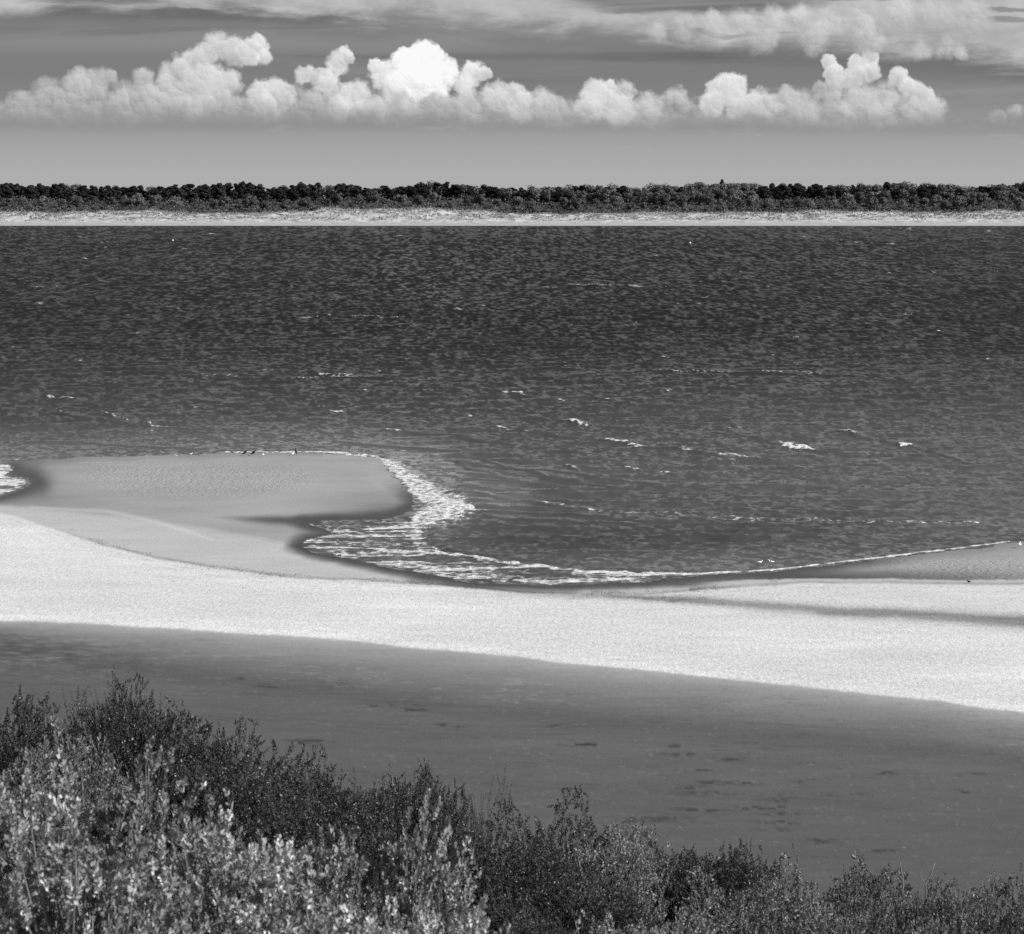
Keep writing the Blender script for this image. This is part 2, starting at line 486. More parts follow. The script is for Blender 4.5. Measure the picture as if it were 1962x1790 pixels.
def mat_water():
    m, out = new_mat('sea_water')
    P = geo_pos(); x, y, z = sepxyz(P)
    foam, shal, streaky, calm = attr('foam'), attr('shallow'), attr('streaky'), attr('calm')
    def vnz(v, scale, det, rough):
        n = E.nt.nodes.new('ShaderNodeTexNoise'); n.noise_dimensions = '3D'; E.nt.links.new(v.v, n.inputs['Vector'])
        n.inputs['Scale'].default_value = scale; n.inputs['Detail'].default_value = det; n.inputs['Roughness'].default_value = rough
        a, b, _ = sepxyz(E(n.outputs['Color']))
        return a - 0.5, b - 0.5
    n2 = noise(vec(x * 0.030, y * 0.022, 5.0), 1.0, 5, 0.62)
    # slopes of the chop: what the mesh carries, plus fine sparkle
    ax, ay = vnz(vec(x * 1.1, y * 0.7, 0.0), 1.0, 3, 0.7)
    amp = 1.0 - calm * 0.75
    sx = (attr('chopx') * 0.06 + ax * 0.2) * amp
    sy = (attr('chop') * mix(shal, 0.120, 0.230) + ay * 0.22 - mix(shal, 0.150, 0.095)) * amp
    gn = E(E.nt.nodes.new('ShaderNodeNewGeometry').outputs['Normal'])
    nx_, ny_, nz_ = sepxyz(gn)
    nn = E.nt.nodes.new('ShaderNodeVectorMath'); nn.operation = 'NORMALIZE'
    E.nt.links.new(vec(nx_ + sx, ny_ + sy, nz_).v, nn.inputs[0])
    nrm = nn.outputs[0]
    deep = mix(shal, 0.010, 0.084) * (0.70 + n2 * 0.6)
    df = E.nt.nodes.new('ShaderNodeBsdfDiffuse'); E.nt.links.new(grey(deep), df.inputs['Color'])
    gl = E.nt.nodes.new('ShaderNodeBsdfGlossy'); E.nt.links.new(grey(mix(shal, 0.40, 1.0)), gl.inputs['Color'])
    gl.inputs['Roughness'].default_value = 0.16; E.nt.links.new(nrm, gl.inputs['Normal'])
    fr = E.nt.nodes.new('ShaderNodeFresnel'); fr.inputs['IOR'].default_value = 1.33; E.nt.links.new(nrm, fr.inputs['Normal'])
    w = E.nt.nodes.new('ShaderNodeMixShader')
    E.nt.links.new(fr.outputs[0], w.inputs[0]); E.nt.links.new(df.outputs[0], w.inputs[1]); E.nt.links.new(gl.outputs[0], w.inputs[2])
    # foam
    fw = noise(vec(x * 0.09, y * 0.07, 31.0), 1.0, 3, 0.55)
    f1 = noise(vec(x * 0.15 + fw * 3.0, y * 0.38 + x * .03 + fw * 2.5, 1.0), 1.0, 7, 0.66, 0.7)
    f2 = noise(vec(x * 1.3, y * 0.7, 7.0), 1.0, 4, 0.62)
    thr = mix(streaky, f2, (f1 - .5) * 1.7 + .5 + (f2 - .5) * .4)
    vn = E.nt.nodes.new('ShaderNodeTexVoronoi'); vn.voronoi_dimensions = '2D'; vn.feature = 'DISTANCE_TO_EDGE'
    E.nt.links.new(vec(x * 0.62 + (f2 - .5) * 1.1 + fw * 2.0, y * 0.30 + (f1 - .5) * 1.2).v, vn.inputs['Vector']); vn.inputs['Scale'].default_value = 1.0
    lace = sstep(E(vn.outputs['Distance']), 0.20, 0.0)
    fm = sstep(foam * 1.15 + (thr - 0.5) * 2.0 + lace * 0.22 - 0.70, -0.16, 0.38) * sstep(foam, 0.02, 0.16)
    fn = bump(f2, 0.5, 0.6)
    fo = principled(mix(sstep(f2, .25, .75), 0.36, 0.64), 0.9, 0.05, fn)
    mx = E.nt.nodes.new('ShaderNodeMixShader')
    E.nt.links.new(fm.v, mx.inputs[0]); E.nt.links.new(w.outputs[0], mx.inputs[1]); E.nt.links.new(fo.outputs[0], mx.inputs[2])
    E.nt.links.new(mx.outputs[0], out.inputs[0])
    return m

def mat_leaf(name, a, b, spec, trans=0.25, rough=0.5):
    m, out = new_mat(name)
    oi = E.nt.nodes.new('ShaderNodeObjectInfo')
    P = geo_pos()
    n = noise(P, 6.0, 3, 0.6)
    rv = attr('rnd')
    q = E.m('ADD', rv * 0.6, n * 0.4)
    c = mix(q * q * 1.35, a, b) * (0.62 + E(oi.outputs['Random']) * 0.8)
    p = principled(c, rough, spec)
    t = E.nt.nodes.new('ShaderNodeBsdfTranslucent'); E.nt.links.new(grey(c), t.inputs[0])
    mx = E.nt.nodes.new('ShaderNodeMixShader'); mx.inputs[0].default_value = trans
    E.nt.links.new(p.outputs[0], mx.inputs[1]); E.nt.links.new(t.outputs[0], mx.inputs[2])
    E.nt.links.new(mx.outputs[0], out.inputs[0])
    return m

def mat_plain(name, a, b, scale, rough=0.85, spec=0.2):
    m, out = new_mat(name)
    n = noise(geo_pos(), scale, 4, 0.6)
    p = principled(mix(n, a, b), rough, spec)
    E.nt.links.new(p.outputs[0], out.inputs[0])
    return m

M = {}
M['sand'] = mat_sand()
M['water'] = mat_water()
M['leaf_pale'] = mat_leaf('pale_shrub_leaf', 0.07, 0.78, 0.5, 0.10, 0.42)
M['leaf_dark'] = mat_leaf('dark_shrub_leaf', 0.010, 0.095, 0.40, 0.15, 0.45)
M['leaf_mid'] = mat_leaf('grey_shrub_leaf', 0.05, 0.36, 0.45, 0.15, 0.45)
M['bark'] = mat_plain('shrub_bark', 0.03, 0.09, 20)
M['twig_pale'] = mat_plain('pale_twig', 0.10, 0.28, 20)
M['pine'] = mat_leaf('pine_needles', 0.012, 0.040, 0.15, 0.05, 0.7)
M['broad'] = mat_leaf('broadleaf_foliage', 0.085, 0.16, 0.15, 0.1, 0.7)
M['scrub'] = mat_leaf('scrub_foliage', 0.045, 0.13, 0.15, 0.1, 0.7)
M['blossom'] = mat_leaf('pale_crown', 0.20, 0.42, 0.2, 0.2, 0.7)
M['grass'] = mat_leaf('marram_grass', 0.12, 0.34, 0.15, 0.2, 0.7)
M['trunk'] = mat_plain('tree_bark', 0.03, 0.07, 2)
M['dune'] = mat_plain('dune_soil', 0.05, 0.12, 1.5)
M['black'] = mat_plain('black_feathers', 0.006, 0.016, 30, 0.6)
M['white'] = mat_plain('white_feathers', 0.72, 0.85, 30, 0.8)
M['greyf'] = mat_plain('grey_wing', 0.35, 0.5, 30, 0.8)
M['bill'] = mat_plain('bill_horn', 0.10, 0.2, 30, 0.5)
M['buoy'] = mat_plain('buoy_paint', 0.70, 0.85, 3, 0.4)
M['weed'] = mat_plain('washed_up_weed', 0.06, 0.16, 4)

# ------------------------------------------------------------------ shoreline (photograph trace, laid on the water plane)
SHORE = [(-6000, 905), (-600, 889), (0, 884), (60, 881), (130, 878), (200, 876), (350, 872), (450, 868), (566, 866), (650, 869), (700, 874), (728, 879), (742, 890),
         (758, 912), (778, 936), (796, 955), (806, 966), (778, 984), (742, 998), (660, 1000), (585, 1002), (622, 1013), (640, 1024), (590, 1034), (578, 1046), (600, 1056), (680, 1072),
         (760, 1090), (830, 1103), (900, 1114), (1000, 1120), (1100, 1121), (1200, 1116), (1290, 1109), (1345, 1101), (1480, 1094), (1600, 1081), (1750, 1063),
         (1850, 1051), (1930, 1041), (1980, 1034), (2700, 985), (8000, 900)]
SEA = SHORE + [(8000, 380), (-6000, 380)]
POOL = [(-6000, 885), (-300, 884), (0, 890), (18, 891), (26, 902), (6, 912), (46, 916), (54, 926), (34, 939), (0, 948), (-300, 960), (-6000, 980)]

def wob(px, py, amp, sc_, seed):
    return px + amp * (fbm(px / sc_, py / sc_ * 3, 4, seed) - 0.5) * 2.0, py + amp * 0.35 * (fbm(px / sc_ + 40, py / sc_ * 3, 4, seed + 9) - 0.5) * 2.0

def water_sdf(px, py):
    qx, qy = wob(px, py, 10, 40, 3)
    return np.minimum(sdf(qx, qy, SEA, 2.2), sdf(qx, qy, POOL, 2.2))

# beach -------------------------------------------------------------
def ramp_cols(a, b, step):
    mid = np.arange(a, b + step, step)
    return np.concatenate([[-6000, -4000, -2600, -1700, -1100, -700, -420, -260, -160], mid, [2130, 2230, 2400, 2700, 3100, 3700, 4600, 6000, 8000]])

XD = [-6000, -500, 0, 50, 100, 200, 300, 400, 550, 700, 850, 1000, 1150, 1250, 1400, 1550, 1962, 2600, 8000]
YD = [940, 965, 985, 996, 1012, 1046, 1071, 1087, 1106, 1114, 1124, 1136, 1141, 1140, 1127, 1119, 1121, 1126, 1200]
XN = [-6000, -500, 0, 300, 600, 900, 1200, 1500, 1700, 1962, 2400, 8000]
YN = [1100, 1166, 1188, 1203, 1222, 1250, 1281, 1312, 1332, 1364, 1410, 2000]

def build_beach():
    cols = ramp_cols(-100, 2062, 3.0)
    rows = np.concatenate([np.arange(846, 1420, 2.0), np.arange(1420, 1810, 3.5), [1850, 1950, 2100, 2300, 2600, 3000]])
    px, py = np.meshgrid(cols, rows)
    nx, ny = wob(px, py, 9, 90, 21)
    ny = ny + 3.0 * (fbm(px / 9, py / 3, 3, 23, .6) - .5)
    yd = np.interp(px, XD, YD); yn = np.interp(px, XN, YN)
    wd = water_sdf(px, py)
    big = fbm(px / 260, py / 34, 5, 5) - 0.5
    streak = fbm(px / 120, py / 7, 4, 6) - 0.5
    # tone in display grey: dry pale, damp grey, wet dark, slope shade painted in
    S = np.full(px.shape, 160.0)
    S += 12 * big + 9 * streak - 26 * ss(px, 520, 790) * ss(py, 925, 985) - 14 * ss(px, 260, 20)
    # damp strip between the bar and the dry bank
    dl = (py - 968 - 0.0 * px)
    ystrip = np.interp(px, [-500, 0, 100, 250, 400, 560, 700, 1000, 1200], [955, 968, 975, 990, 1012, 1040, 1062, 1108, 1124])
    strip = ss(ny, ystrip - 5, ystrip + 9) * (px < 1320)
    S = S * (1 - strip) + strip * (186 + 10 * streak + 8 * big)
    # pale ridge in the strip
    d, w = seg_dist(px, py, [(60, 972), (210, 980), (300, 1000), (370, 1022), (410, 1036)], [4, 5, 6, 5, 2], 1.6)
    S += 22 * np.exp(-(d / (w + .1)) ** 2)
    # right bar
    rb = (px > 1200) & (py < 1122)
    S = np.where(rb, 158 + 6 * streak + 4 * big - 62 * ss(ny, 1086, 1108) * (1 - 0.35 * ss(px, 1500, 2000)) * ss(-np.abs(px - 1700), -420, -100) - 40 * ss(px, 1750, 1350) * ss(ny, 1060, 1092), S)
    yr = np.interp(px, [1200, 1400, 1550, 1962, 8000], [1118, 1112, 1109, 1110, 1150])
    lower = ss(ny, yr - 1, yr + 2) * (px > 1200) * ss(px, 1290, 1420)
    S = S * (1 - lower) + lower * 190
    # wet margins beside water
    wet = (1 - ss(wd, 4, 46)) * ss(px, 300, 480) * (1 - ss(px, 1560, 1800) * 0.75) * ss(py, 915, 965)
    S = S * (1 - wet) + wet * (74 + 12 * streak)
    d, w = seg_dist(px, py, [(400, 990), (470, 995), (560, 998), (680, 994), (760, 986), (800, 972)], [3, 6, 9, 12, 13, 12], 1.0)
    k = np.exp(-(d / w) ** 2) * 0.88 * ss(px, 395, 540)
    S = S * (1 - k) + k * 74
    d, w = seg_dist(px, py, [(30, 903), (60, 915), (72, 926), (40, 944), (0, 955)], [22, 26, 24, 12, 8], 1.0)
    k = np.exp(-(d / w) ** 2) * 0.9 * (px < 200)
    S = S * (1 - k) + k * 76
    S = np.where((px < 620) & (py < 900) & (py > 860), S - 16 * (1 - ss(wd, 2, 30)), S)
    # wrack line at the foot of the dry bank
    dryu = ss(ny - yd, -3, 3)
    lin_ = np.exp(-((ny - yd + 3) / 2.6) ** 2)
    S -= 40 * lin_ * (0.35 + 0.9 * fbm(px / 30, py / 6, 3, 31)) * ss(px, 60, 260)
    dry = dryu * (1 - ss(ny - yn, -2, 3))
    Sd = 231 + 36 * big + 20 * streak + 14 * (fbm(px / 6, py / 2.5, 3, 15, .7) - .5)
    # grey trough running into the bank from the right
    ytr = np.interp(px, [1000, 1150, 1300, 1450, 1600, 1800, 1962, 2600], [1137, 1141, 1149, 1161, 1172, 1182, 1193, 1230])
    wt = np.interp(px, [1000, 1150, 1300, 1600, 1962, 2600], [5, 7, 8.5, 11.5, 15, 21])
    tr = np.exp(-np.abs((ny - ytr) / wt) ** 2.2) * ss(px, 900, 1200)
    Sd -= 92 * tr
    Sd -= 14 * (1 - ss(ny, ytr - 6, ytr)) * ss(px, 1150, 1350)
    d = np.abs(ny - np.interp(px, [-500, 0, 200, 600, 2600], [1100, 1112, 1120, 1130, 1160]))
    Sd -= 14 * np.exp(-(d / 8) ** 2) * (1 - ss(px, 150, 500))
    Sd += 10 * np.exp(-((yn - ny - 10) / 9) ** 2)
    brk = ss(fbm(px / 34, py / 5, 4, 131, .6), .46, .62)
    for off, wd2, am in ((14, 1.3, 20), (24, 1.8, 14), (40, 2.4, 9)):
        Sd -= am * np.exp(-((yn - ny - off + 6 * big) / wd2) ** 2) * brk
    for off, wd2, am in ((7, 1.2, 34), (15, 1.4, 26), (30, 1.8, 16)):
        Sd -= am * np.exp(-((ny - yd - off + 8 * big) / wd2) ** 2) * ss(fbm(px / 20, py / 4, 4, 141 + off, .6), .50, .64)
    S = S * (1 - dry) + dry * Sd
    # wet flat in front; the edge fade paints wetness and slope shade together
    dn = ny - yn
    wtr = np.interp(px, [-500, 0, 300, 900, 1500, 1962, 2600], [26, 38, 70, 95, 85, 82, 80])
    Sn = 92 + 74 * np.exp(-np.clip(dn, 0, 1e4) / wtr * 1.55) - 12 * np.exp(-((dn - wtr * 1.15) / 22) ** 2) + 7 * big + 9 * streak + 7 * (fbm(px / 70, py / 2.6, 3, 16, .6) - .5)
    near = ss(dn, -2, 3)
    S = S * (1 - near) + near * Sn
    # dark damp marks on the flat
    marks = [(1300, 1445, 34), (1350, 1475, 34), (1372, 1500, 36), (1360, 1520, 44), (1330, 1511, 30), (1345, 1552, 46), (1510, 1523, 36), (1500, 1532, 44), (1480, 1547, 28),
             (1435, 1549, 30), (1510, 1560, 40), (1265, 1566, 60), (1235, 1573, 44), (1330, 1577, 24), (1495, 1576, 32), (1480, 1590, 26), (1570, 1611, 30), (1580, 1620, 26), (1690, 1631, 24),
             (1290, 1430, 22), (1110, 1428, 24), (1080, 1393, 24), (1130, 1428, 30), (1860, 1484, 22), (1850, 1517, 20), (1540, 1497, 22), (700, 1520, 30), (1700, 1480, 18), (1120, 1540, 30),
             (740, 1352, 40), (790, 1360, 30), (520, 1316, 26), (470, 1300, 18), (640, 1310, 20), (860, 1390, 30), (590, 1420, 40), (1400, 1455, 24), (1620, 1523, 36), (1430, 1500, 20)]
    mk = 1.35 * ss(fbm(px / 17, py / 3.0, 4, 77, .6), .40, .60)
    for a, b, w in marks:
        k = np.exp(-((nx - a) / w) ** 2 - ((ny - b) / 3.2) ** 2) * mk
        S -= 34 * np.clip(k, 0, 1)
    S -= near * 8 * ss(fbm(px / 24, py / 2.8, 4, 171, .6), .60, .74) * ss(fbm(px / 240, py / 60, 3, 172), .40, .62)
    S += near * 12 * ss(fbm(px / 14, py / 2.6, 4, 173, .6), .66, .80) * ss(dn, 20, 60)
    for y0, y1, y2 in ((1330, 1400, 1452), (1337, 1409, 1462), (1300, 1352, 1420), (1420, 1492, 1560), (1428, 1501, 1570)):
        yt = np.interp(px, [-100, 900, 2062], [y0, y1, y2]) + 5 * (fbm(px / 180, py * 0, 2, y0) - .5)
        S -= near * 6 * np.exp(-((ny - yt) / 1.5) ** 2) * (.3 + fbm(px / 50, py / 9, 3, y0 + 5))
    fl = fbm(px / 26, py / 3.2, 3, 50)
    rough_l = near * ss(px, 420, 60) * np.exp(-((dn - 60) / 40) ** 2)
    S += rough_l * (fl - 0.5) * 60
    lm = near * ss(fbm(px / 30, py / 4, 3, 61), 0.66, 0.78) * np.exp(-((dn - 75) / 50) ** 2) * (px < 1100)
    S += 14 * lm
    S = np.clip(S, 40, 250)
    tone = lin(S) * np.interp(S, [60, 105, 170, 232], [.60, .66, .80, .60])
    rip = ss(-seg_dist(px, py, [(200, 905), (400, 905), (560, 915), (470, 930), (250, 930)], None, 2.0), -70, -10) * (1 - near) * (1 - dry)
    rip = np.maximum(rip, ss(px, 1600, 1800) * rb * ss(ny, 1058, 1080) * (1 - lower))
    # relief: bars a hand above the water, the dry bank a little higher
    z = 0.03 + 0.12 * ss(wd, 0, 60) + 0.35 * dryu * ss(ny - yd, 0, 70) * (1 - ss(dn, -25, 70)) - 0.10 * tr * dry
    z = np.where(wd < 0, -0.02 - 0.5 * ss(-wd, 0, 40), z)
    X, Y = at_z(px, py, z)
    me = mesh_np('beach', np.stack([X, Y, z], -1).reshape(-1, 3), grid_quads(*px.shape), smooth=True)
    fattr(me, 'tone', tone); fattr(me, 'dry', np.clip(dry + 0.25 * strip * (1 - near), 0, 1)); fattr(me, 'ripple', rip)
    tag(link('beach', me, M['sand']), 'pale sand beach with damp grey bars and a wet flat', kind='structure')
build_beach()

# water --------------------------------------------------------------
CAPS = [(118, 764, 26, .8), (210, 797, 14, .6), (240, 803, 16, .5), (300, 817, 20, .7), (130, 790, 22, .5), (648, 790, 14, .9), (616, 782, 10, .6), (985, 753, 18, .9), (1100, 813, 26, 1.), (965, 823, 14, .6),
        (1020, 829, 16, .6), (1060, 836, 18, .5), (1150, 843, 16, .6), (1190, 850, 24, .8), (1225, 857, 18, .8), (1320, 866, 22, .7), (1395, 875, 22, .9), (1435, 881, 20, .7), (1500, 851, 16, .8), (1530, 860, 28, 1.2),
        (1425, 821, 16, .6), (1612, 831, 24, .9), (1640, 835, 12, .7), (1735, 855, 12, 1.), (1095, 898, 10, .7), (1212, 901, 12, .8), (1273, 910, 14, .9), (1390, 886, 18, .5), (1120, 546, 34, .7), (1200, 548, 70, .62), (1055, 550, 14, .6),
        (75, 550, 16, .6), (158, 453, 8, .6), (355, 477, 6, .7), (895, 467, 14, .5), (1070, 443, 12, .5), (200, 540, 12, .4), (470, 540, 14, .4), (567, 570, 10, .5), (325, 588, 10, .5), (880, 592, 6, .8), (1330, 546, 26, .4),
        (1515, 540, 14, .3), (700, 606, 80, .6), (600, 609, 30, .6), (1330, 712, 90, .6), (1500, 714, 70, .6), (650, 722, 40, .6), (590, 724, 30, .6), (420, 720, 40, .5), (755, 717, 16, .4), (760, 828, 20, .6), (740, 826, 8, .6), (1104, 624, 10, .4), (1780, 640, 18, .3), (420, 612, 12, .5),
        (250, 569, 10, .4), (500, 577, 12, .4), (1410, 549, 10, .4), (1280, 560, 20, .35), (665, 480, 8, .4), (1295, 622, 18, .35), (1640, 720, 20, .3), (1860, 700, 20, .25), (560, 690, 30, .25), (950, 660, 30, .25)]
RIDGES = [([(860, 882), (900, 898), (945, 912), (1000, 930)], .7, 4), ([(840, 938), (900, 945), (960, 958), (1040, 970), (1120, 982)], .8, 3.5), ([(915, 975), (925, 988), (960, 996), (1040, 1003)], .5, 3.5),
          ([(830, 1052), (900, 1062), (1000, 1068)], .5, 3), ([(1090, 908), (1200, 925), (1330, 935)], .5, 3), ([(960, 822), (1060, 836), (1190, 852), (1320, 868), (1460, 886), (1560, 898)], .6, 4),
          ([(1020, 800), (1130, 818), (1260, 834)], .6, 4), ([(1400, 830), (1530, 862), (1640, 878)], .7, 4), ([(1560, 826), (1640, 838), (1760, 862), (1880, 895)], .7, 4), ([(760, 826), (900, 842), (1020, 860)], .6, 4),
          ([(640, 845), (760, 858), (880, 866)], .6, 3), ([(350, 765), (420, 772), (480, 778)], .6, 4), ([(80, 790), (200, 808), (330, 822)], .5, 4), ([(0, 846), (200, 852), (420, 862)], .6, 3), ([(1040, 985), (1250, 1002), (1500, 1012)], .4, 4),
          ([(900, 880), (1010, 905), (1100, 925), (1220, 945)], .5, 3), ([(600, 720), (760, 728)], .5, 4), ([(1250, 708), (1500, 718), (1640, 722)], .4, 3)]

rr = random.Random(4)
for i in range(16):                       # low swash lines fanning off the bar
    t = i / 15
    x0 = 835 + 90 * t + rr.uniform(-15, 40); y0 = 872 + 118 * t + rr.uniform(-3, 3)
    L0 = rr.uniform(120, 330); sl = 0.10 - 0.05 * t
    RIDGES.append(([(x0, y0), (x0 + L0 * .3, y0 + L0 * .3 * sl * 1.6), (x0 + L0 * .65, y0 + L0 * .65 * sl * 1.2), (x0 + L0, y0 + L0 * sl)], rr.uniform(.25, .6), rr.uniform(1.8, 3.2)))

def build_water():
    cols = ramp_cols(-120, 2082, 2.6)
    rows = np.concatenate([np.arange(418, 1130, 1.25)])
    px, py = np.meshgrid(cols, rows)
    X, Y = at_z(px, py, 0.0)
    wd = water_sdf(px, py)
    far = py < 842
    inner = ss(-wd, 2, 70)
    dY = np.abs(np.gradient(Y, axis=0))
    z = np.zeros_like(X)
    r = np.random.default_rng(3)
    amp_map = (0.15 + 0.85 * ss(-wd, 20, 160)) * (0.6 + 0.8 * fbm(X / 90, Y / 140, 3, 8))
    for i in range(46):
        lam = 1.6 * (14 / 1.6) ** r.random()
        th = R(-90 + r.normal(0, 24) + 10)
        kx, ky = math.cos(th) * 2 * math.pi / lam, math.sin(th) * 2 * math.pi / lam
        a = 0.0075 * lam ** 0.75
        filt = ss(lam / dY, 2.2, 4.5)
        ph = r.random() * 6.28 + 2.5 * fbm(X / 60 + i, Y / 60, 2, 100 + i)
        s = np.sin(kx * X + ky * Y + ph)
        z += a * filt * (1 - 2 * np.abs(s) ** 1.3 * 0.5 if i % 3 == 0 else s)
    z *= amp_map
    foam = np.zeros_like(X); streaky = np.zeros_like(X); calm = np.zeros_like(X)
    nx, ny = wob(px, py, 9, 50, 71)
    pm = (float(1) / 33.0)
    def band(lo, hi):                     # rows of the grid near a feature
        return slice(int(np.searchsorted(rows, lo)), int(np.searchsorted(rows, hi)))
    for pts, a, w in RIDGES:
        B = band(min(p[1] for p in pts) - 24, max(p[1] for p in pts) + 24)
        d, ww = seg_dist(nx[B], ny[B], pts, [w * .5] + [w] * (len(pts) - 2) + [w * .5], 1.0)
        xx = (nx[B] - pts[0][0]) / (pts[-1][0] - pts[0][0])
        k = np.exp(-(d / ww) ** 2) * ss(xx, -0.05, 0.12) * (1 - ss(xx, 0.85, 1.05))
        z[B] += k * a * 0.10 * (0.5 + fbm(px[B] / 30, py[B] / 8, 3, 12))
    qx = px + 12 * (fbm(px / 14, py / 5, 3, 91) - .5); qy = py + 8 * (fbm(px / 16, py / 5, 3, 92) - .5)
    for cx, cy, w, a in CAPS:
        B = band(cy - 26, cy + 26)
        s = min(max((cy - 346) / 520, 0.25), 1.3)
        hgt = 1.25 * s + .7; w = w * 1.3
        sl = 0.13 if cy > 745 else 0.02
        k = np.exp(-((qx[B] - cx) / w) ** 4 - ((qy[B] - cy - (qx[B] - cx) * sl) / hgt) ** 2)
        foam[B] = np.maximum(foam[B], np.minimum(k * a * .98, 1)); z[B] += k * 0.20 * a
    for i in range(150):
        cy = 436 + 420 * r.random() ** 1.2; cx = r.uniform(-100, 2060)
        B = band(cy - 14, cy + 14)
        w = r.uniform(3, 10); k = np.exp(-((qx[B] - cx) / w) ** 2 - ((qy[B] - cy) / r.uniform(.9, 1.6)) ** 2)
        foam[B] = np.maximum(foam[B], k * r.uniform(.45, .8))
    # surf round the bar
    fx, fy = wob(px, py, 12, 26, 55)
    d, w = seg_dist(fx, fy, [(430, 866), (560, 866), (650, 868), (712, 876), (748, 890), (785, 920), (815, 945), (850, 963), (870, 976), (820, 990), (800, 1006), (796, 1030), (800, 1044)],
                    [1.5, 2.5, 3.5, 6, 12, 20, 25, 26, 30, 24, 18, 13, 6], 1.25)
    k = 1 - ss(d, w * .62, w * 1.25); foam = np.maximum(foam, k * .74)
    foam = np.maximum(foam, (1 - ss(d, w * .9, w * 2.0)) * .46 * ss(px, 690, 760))
    d, w = seg_dist(fx, fy, [(850, 962), (890, 972), (925, 982)], [14, 9, 3], 1.2)
    foam = np.maximum(foam, (1 - ss(d, w * .5, w * 1.3)) * .9)
    lag = [(570, 1001), (700, 999), (780, 992), (815, 1010), (830, 1040), (880, 1062), (960, 1074), (1100, 1086), (1250, 1094), (1350, 1099), (1290, 1112), (1100, 1124), (900, 1118), (760, 1092), (600, 1060), (560, 1045)]
    ls = sdf(fx, fy, lag, 1.8)
    k = 1 - ss(ls, -14, 8)
    foam = np.maximum(foam, k * 0.50); streaky = np.maximum(streaky, k); calm = np.maximum(calm, k)
    kx = ss(px, 1250, 1380)
    d, w = seg_dist(fx * (1 - kx) + px * kx, fy * (1 - kx) + py * kx, [(840, 1058), (980, 1080), (1100, 1092), (1230, 1101), (1345, 1100), (1480, 1093), (1600, 1079), (1750, 1061), (1850, 1049), (1935, 1038)], [3, 4, 4, 5, 3, 2.0, 2.6, 2.8, 2.6, 1], 1.5)
    foam = np.maximum(foam, (1 - ss(d, w * .45, w * 1.6)) * np.clip(.50 + .75 * fbm(px / 70, py / 40, 3, 19), 0, .92))
    d = seg_dist(fx, fy, [(-600, 888), (0, 883), (130, 878), (350, 871), (440, 867)], None, 1.5)
    foam = np.maximum(foam, (1 - ss(d, .6, 2.4)) * .42)
    ps = sdf(px, py, POOL, 1.5); k = (1 - ss(ps, -3, 4)) * (px < 120) * (py > 883)
    foam = np.maximum(foam, k * .74); streaky = np.maximum(streaky, k); calm = np.maximum(calm, k)
    d, w = seg_dist(fx, fy, [(1030, 966), (1200, 984), (1400, 996), (1600, 1001), (1880, 1006)], [2, 3, 4.5, 4, 2], 1.0)
    foam = np.maximum(foam, (1 - ss(d, w * .2, w * 2.2)) * .40)
    z = z * (0.10 + 0.90 * (1 - np.clip(calm, 0, 1))) + 0.03 * foam
    z = np.where(wd > -6, np.minimum(z, 0.06), z)
    # chop slopes, finest scale that the grid carries at each distance, coarser ones weaker
    chop = np.zeros_like(X); chopx = np.zeros_like(X); wsum = np.zeros_like(X)
    for j in range(9):
        ly = 0.9 * 2.0 ** j; lx = 0.55 * 1.26 ** j
        e = np.log2(ly / (1.05 * dY))
        w = ss(e, -0.9, 0.1) * 0.27 ** np.clip(e, 0, 9)
        a1 = vnoise(X / lx, Y / ly, 200 + j) + .9 * vnoise(X / (lx * .61), Y / (ly * .83) + 3.3, 220 + j) + .8 * vnoise(X / (lx * 1.7), Y / (ly * .7), 230 + j) - 1.35
        a2 = vnoise(X / lx, Y / ly, 240 + j) - .5
        chop += w * a1; chopx += w * a2; wsum += w * w
    chop = chop / (np.sqrt(wsum) * .36 + 1e-6); chopx = chopx / (np.sqrt(wsum) * .27 + 1e-6)
    chop *= 0.75 + 0.55 * fbm(X / 45, Y / 120, 4, 261)
    chop += 0.7 * (fbm(X / 70, Y / 160, 4, 262) - .5)
    lee = ss(-seg_dist(px, py, [(800, 880), (880, 930), (1000, 965)], None, 1.5), -190, -40)
    chop = chop * (1 - .6 * lee) + .35 * lee
    for pts, a, w in RIDGES:              # steep near faces and lit backs of the low wave lines
        xs, ys = [p[0] for p in pts], [p[1] for p in pts]
        B = band(min(ys) - 24, max(ys) + 24)
        dy = ny[B] - np.interp(nx[B], xs, ys)
        xx = (nx[B] - xs[0]) / (xs[-1] - xs[0])
        m = ss(xx, -0.02, 0.15) * (1 - ss(xx, 0.8, 1.02)) * a * (0.4 + 1.1 * fbm(px[B] / 26, py[B] / 9, 3, 313))
        chop[B] += m * (-5.0 * np.exp(-((dy - 1.0) / 1.9) ** 2) + 2.2 * np.exp(-((dy + 2.6) / 2.4) ** 2))
    shallow = np.clip(ss(py, 600, 930) * 0.66 + 0.45 * ss(-wd, 190, 10), 0, 1) * (1 - 0.30 * np.exp(-((py - 1040) / 36) ** 2) * ss(px, 850, 1000)) * (0.75 + 0.5 * fbm(X / 60, Y / 120, 4, 14))
    d = seg_dist(px, py, [(820, 900), (880, 930), (960, 950)], None, 1.6)
    shallow = np.maximum(shallow, ss(-d, -170, -20) * 1.0)
    shallow = shallow * (1 - .5 * calm)
    q = grid_quads(*px.shape)
    keep = (wd.ravel()[q] < 5.0).any(1)
    # the far edge stops just behind the far waterline
    q = q[keep]
    V = np.stack([X, Y, z], -1).reshape(-1, 3)
    used, inv = np.unique(q, return_inverse=True)
    me = mesh_np('sea', V[used], inv.reshape(-1, 4), smooth=True)
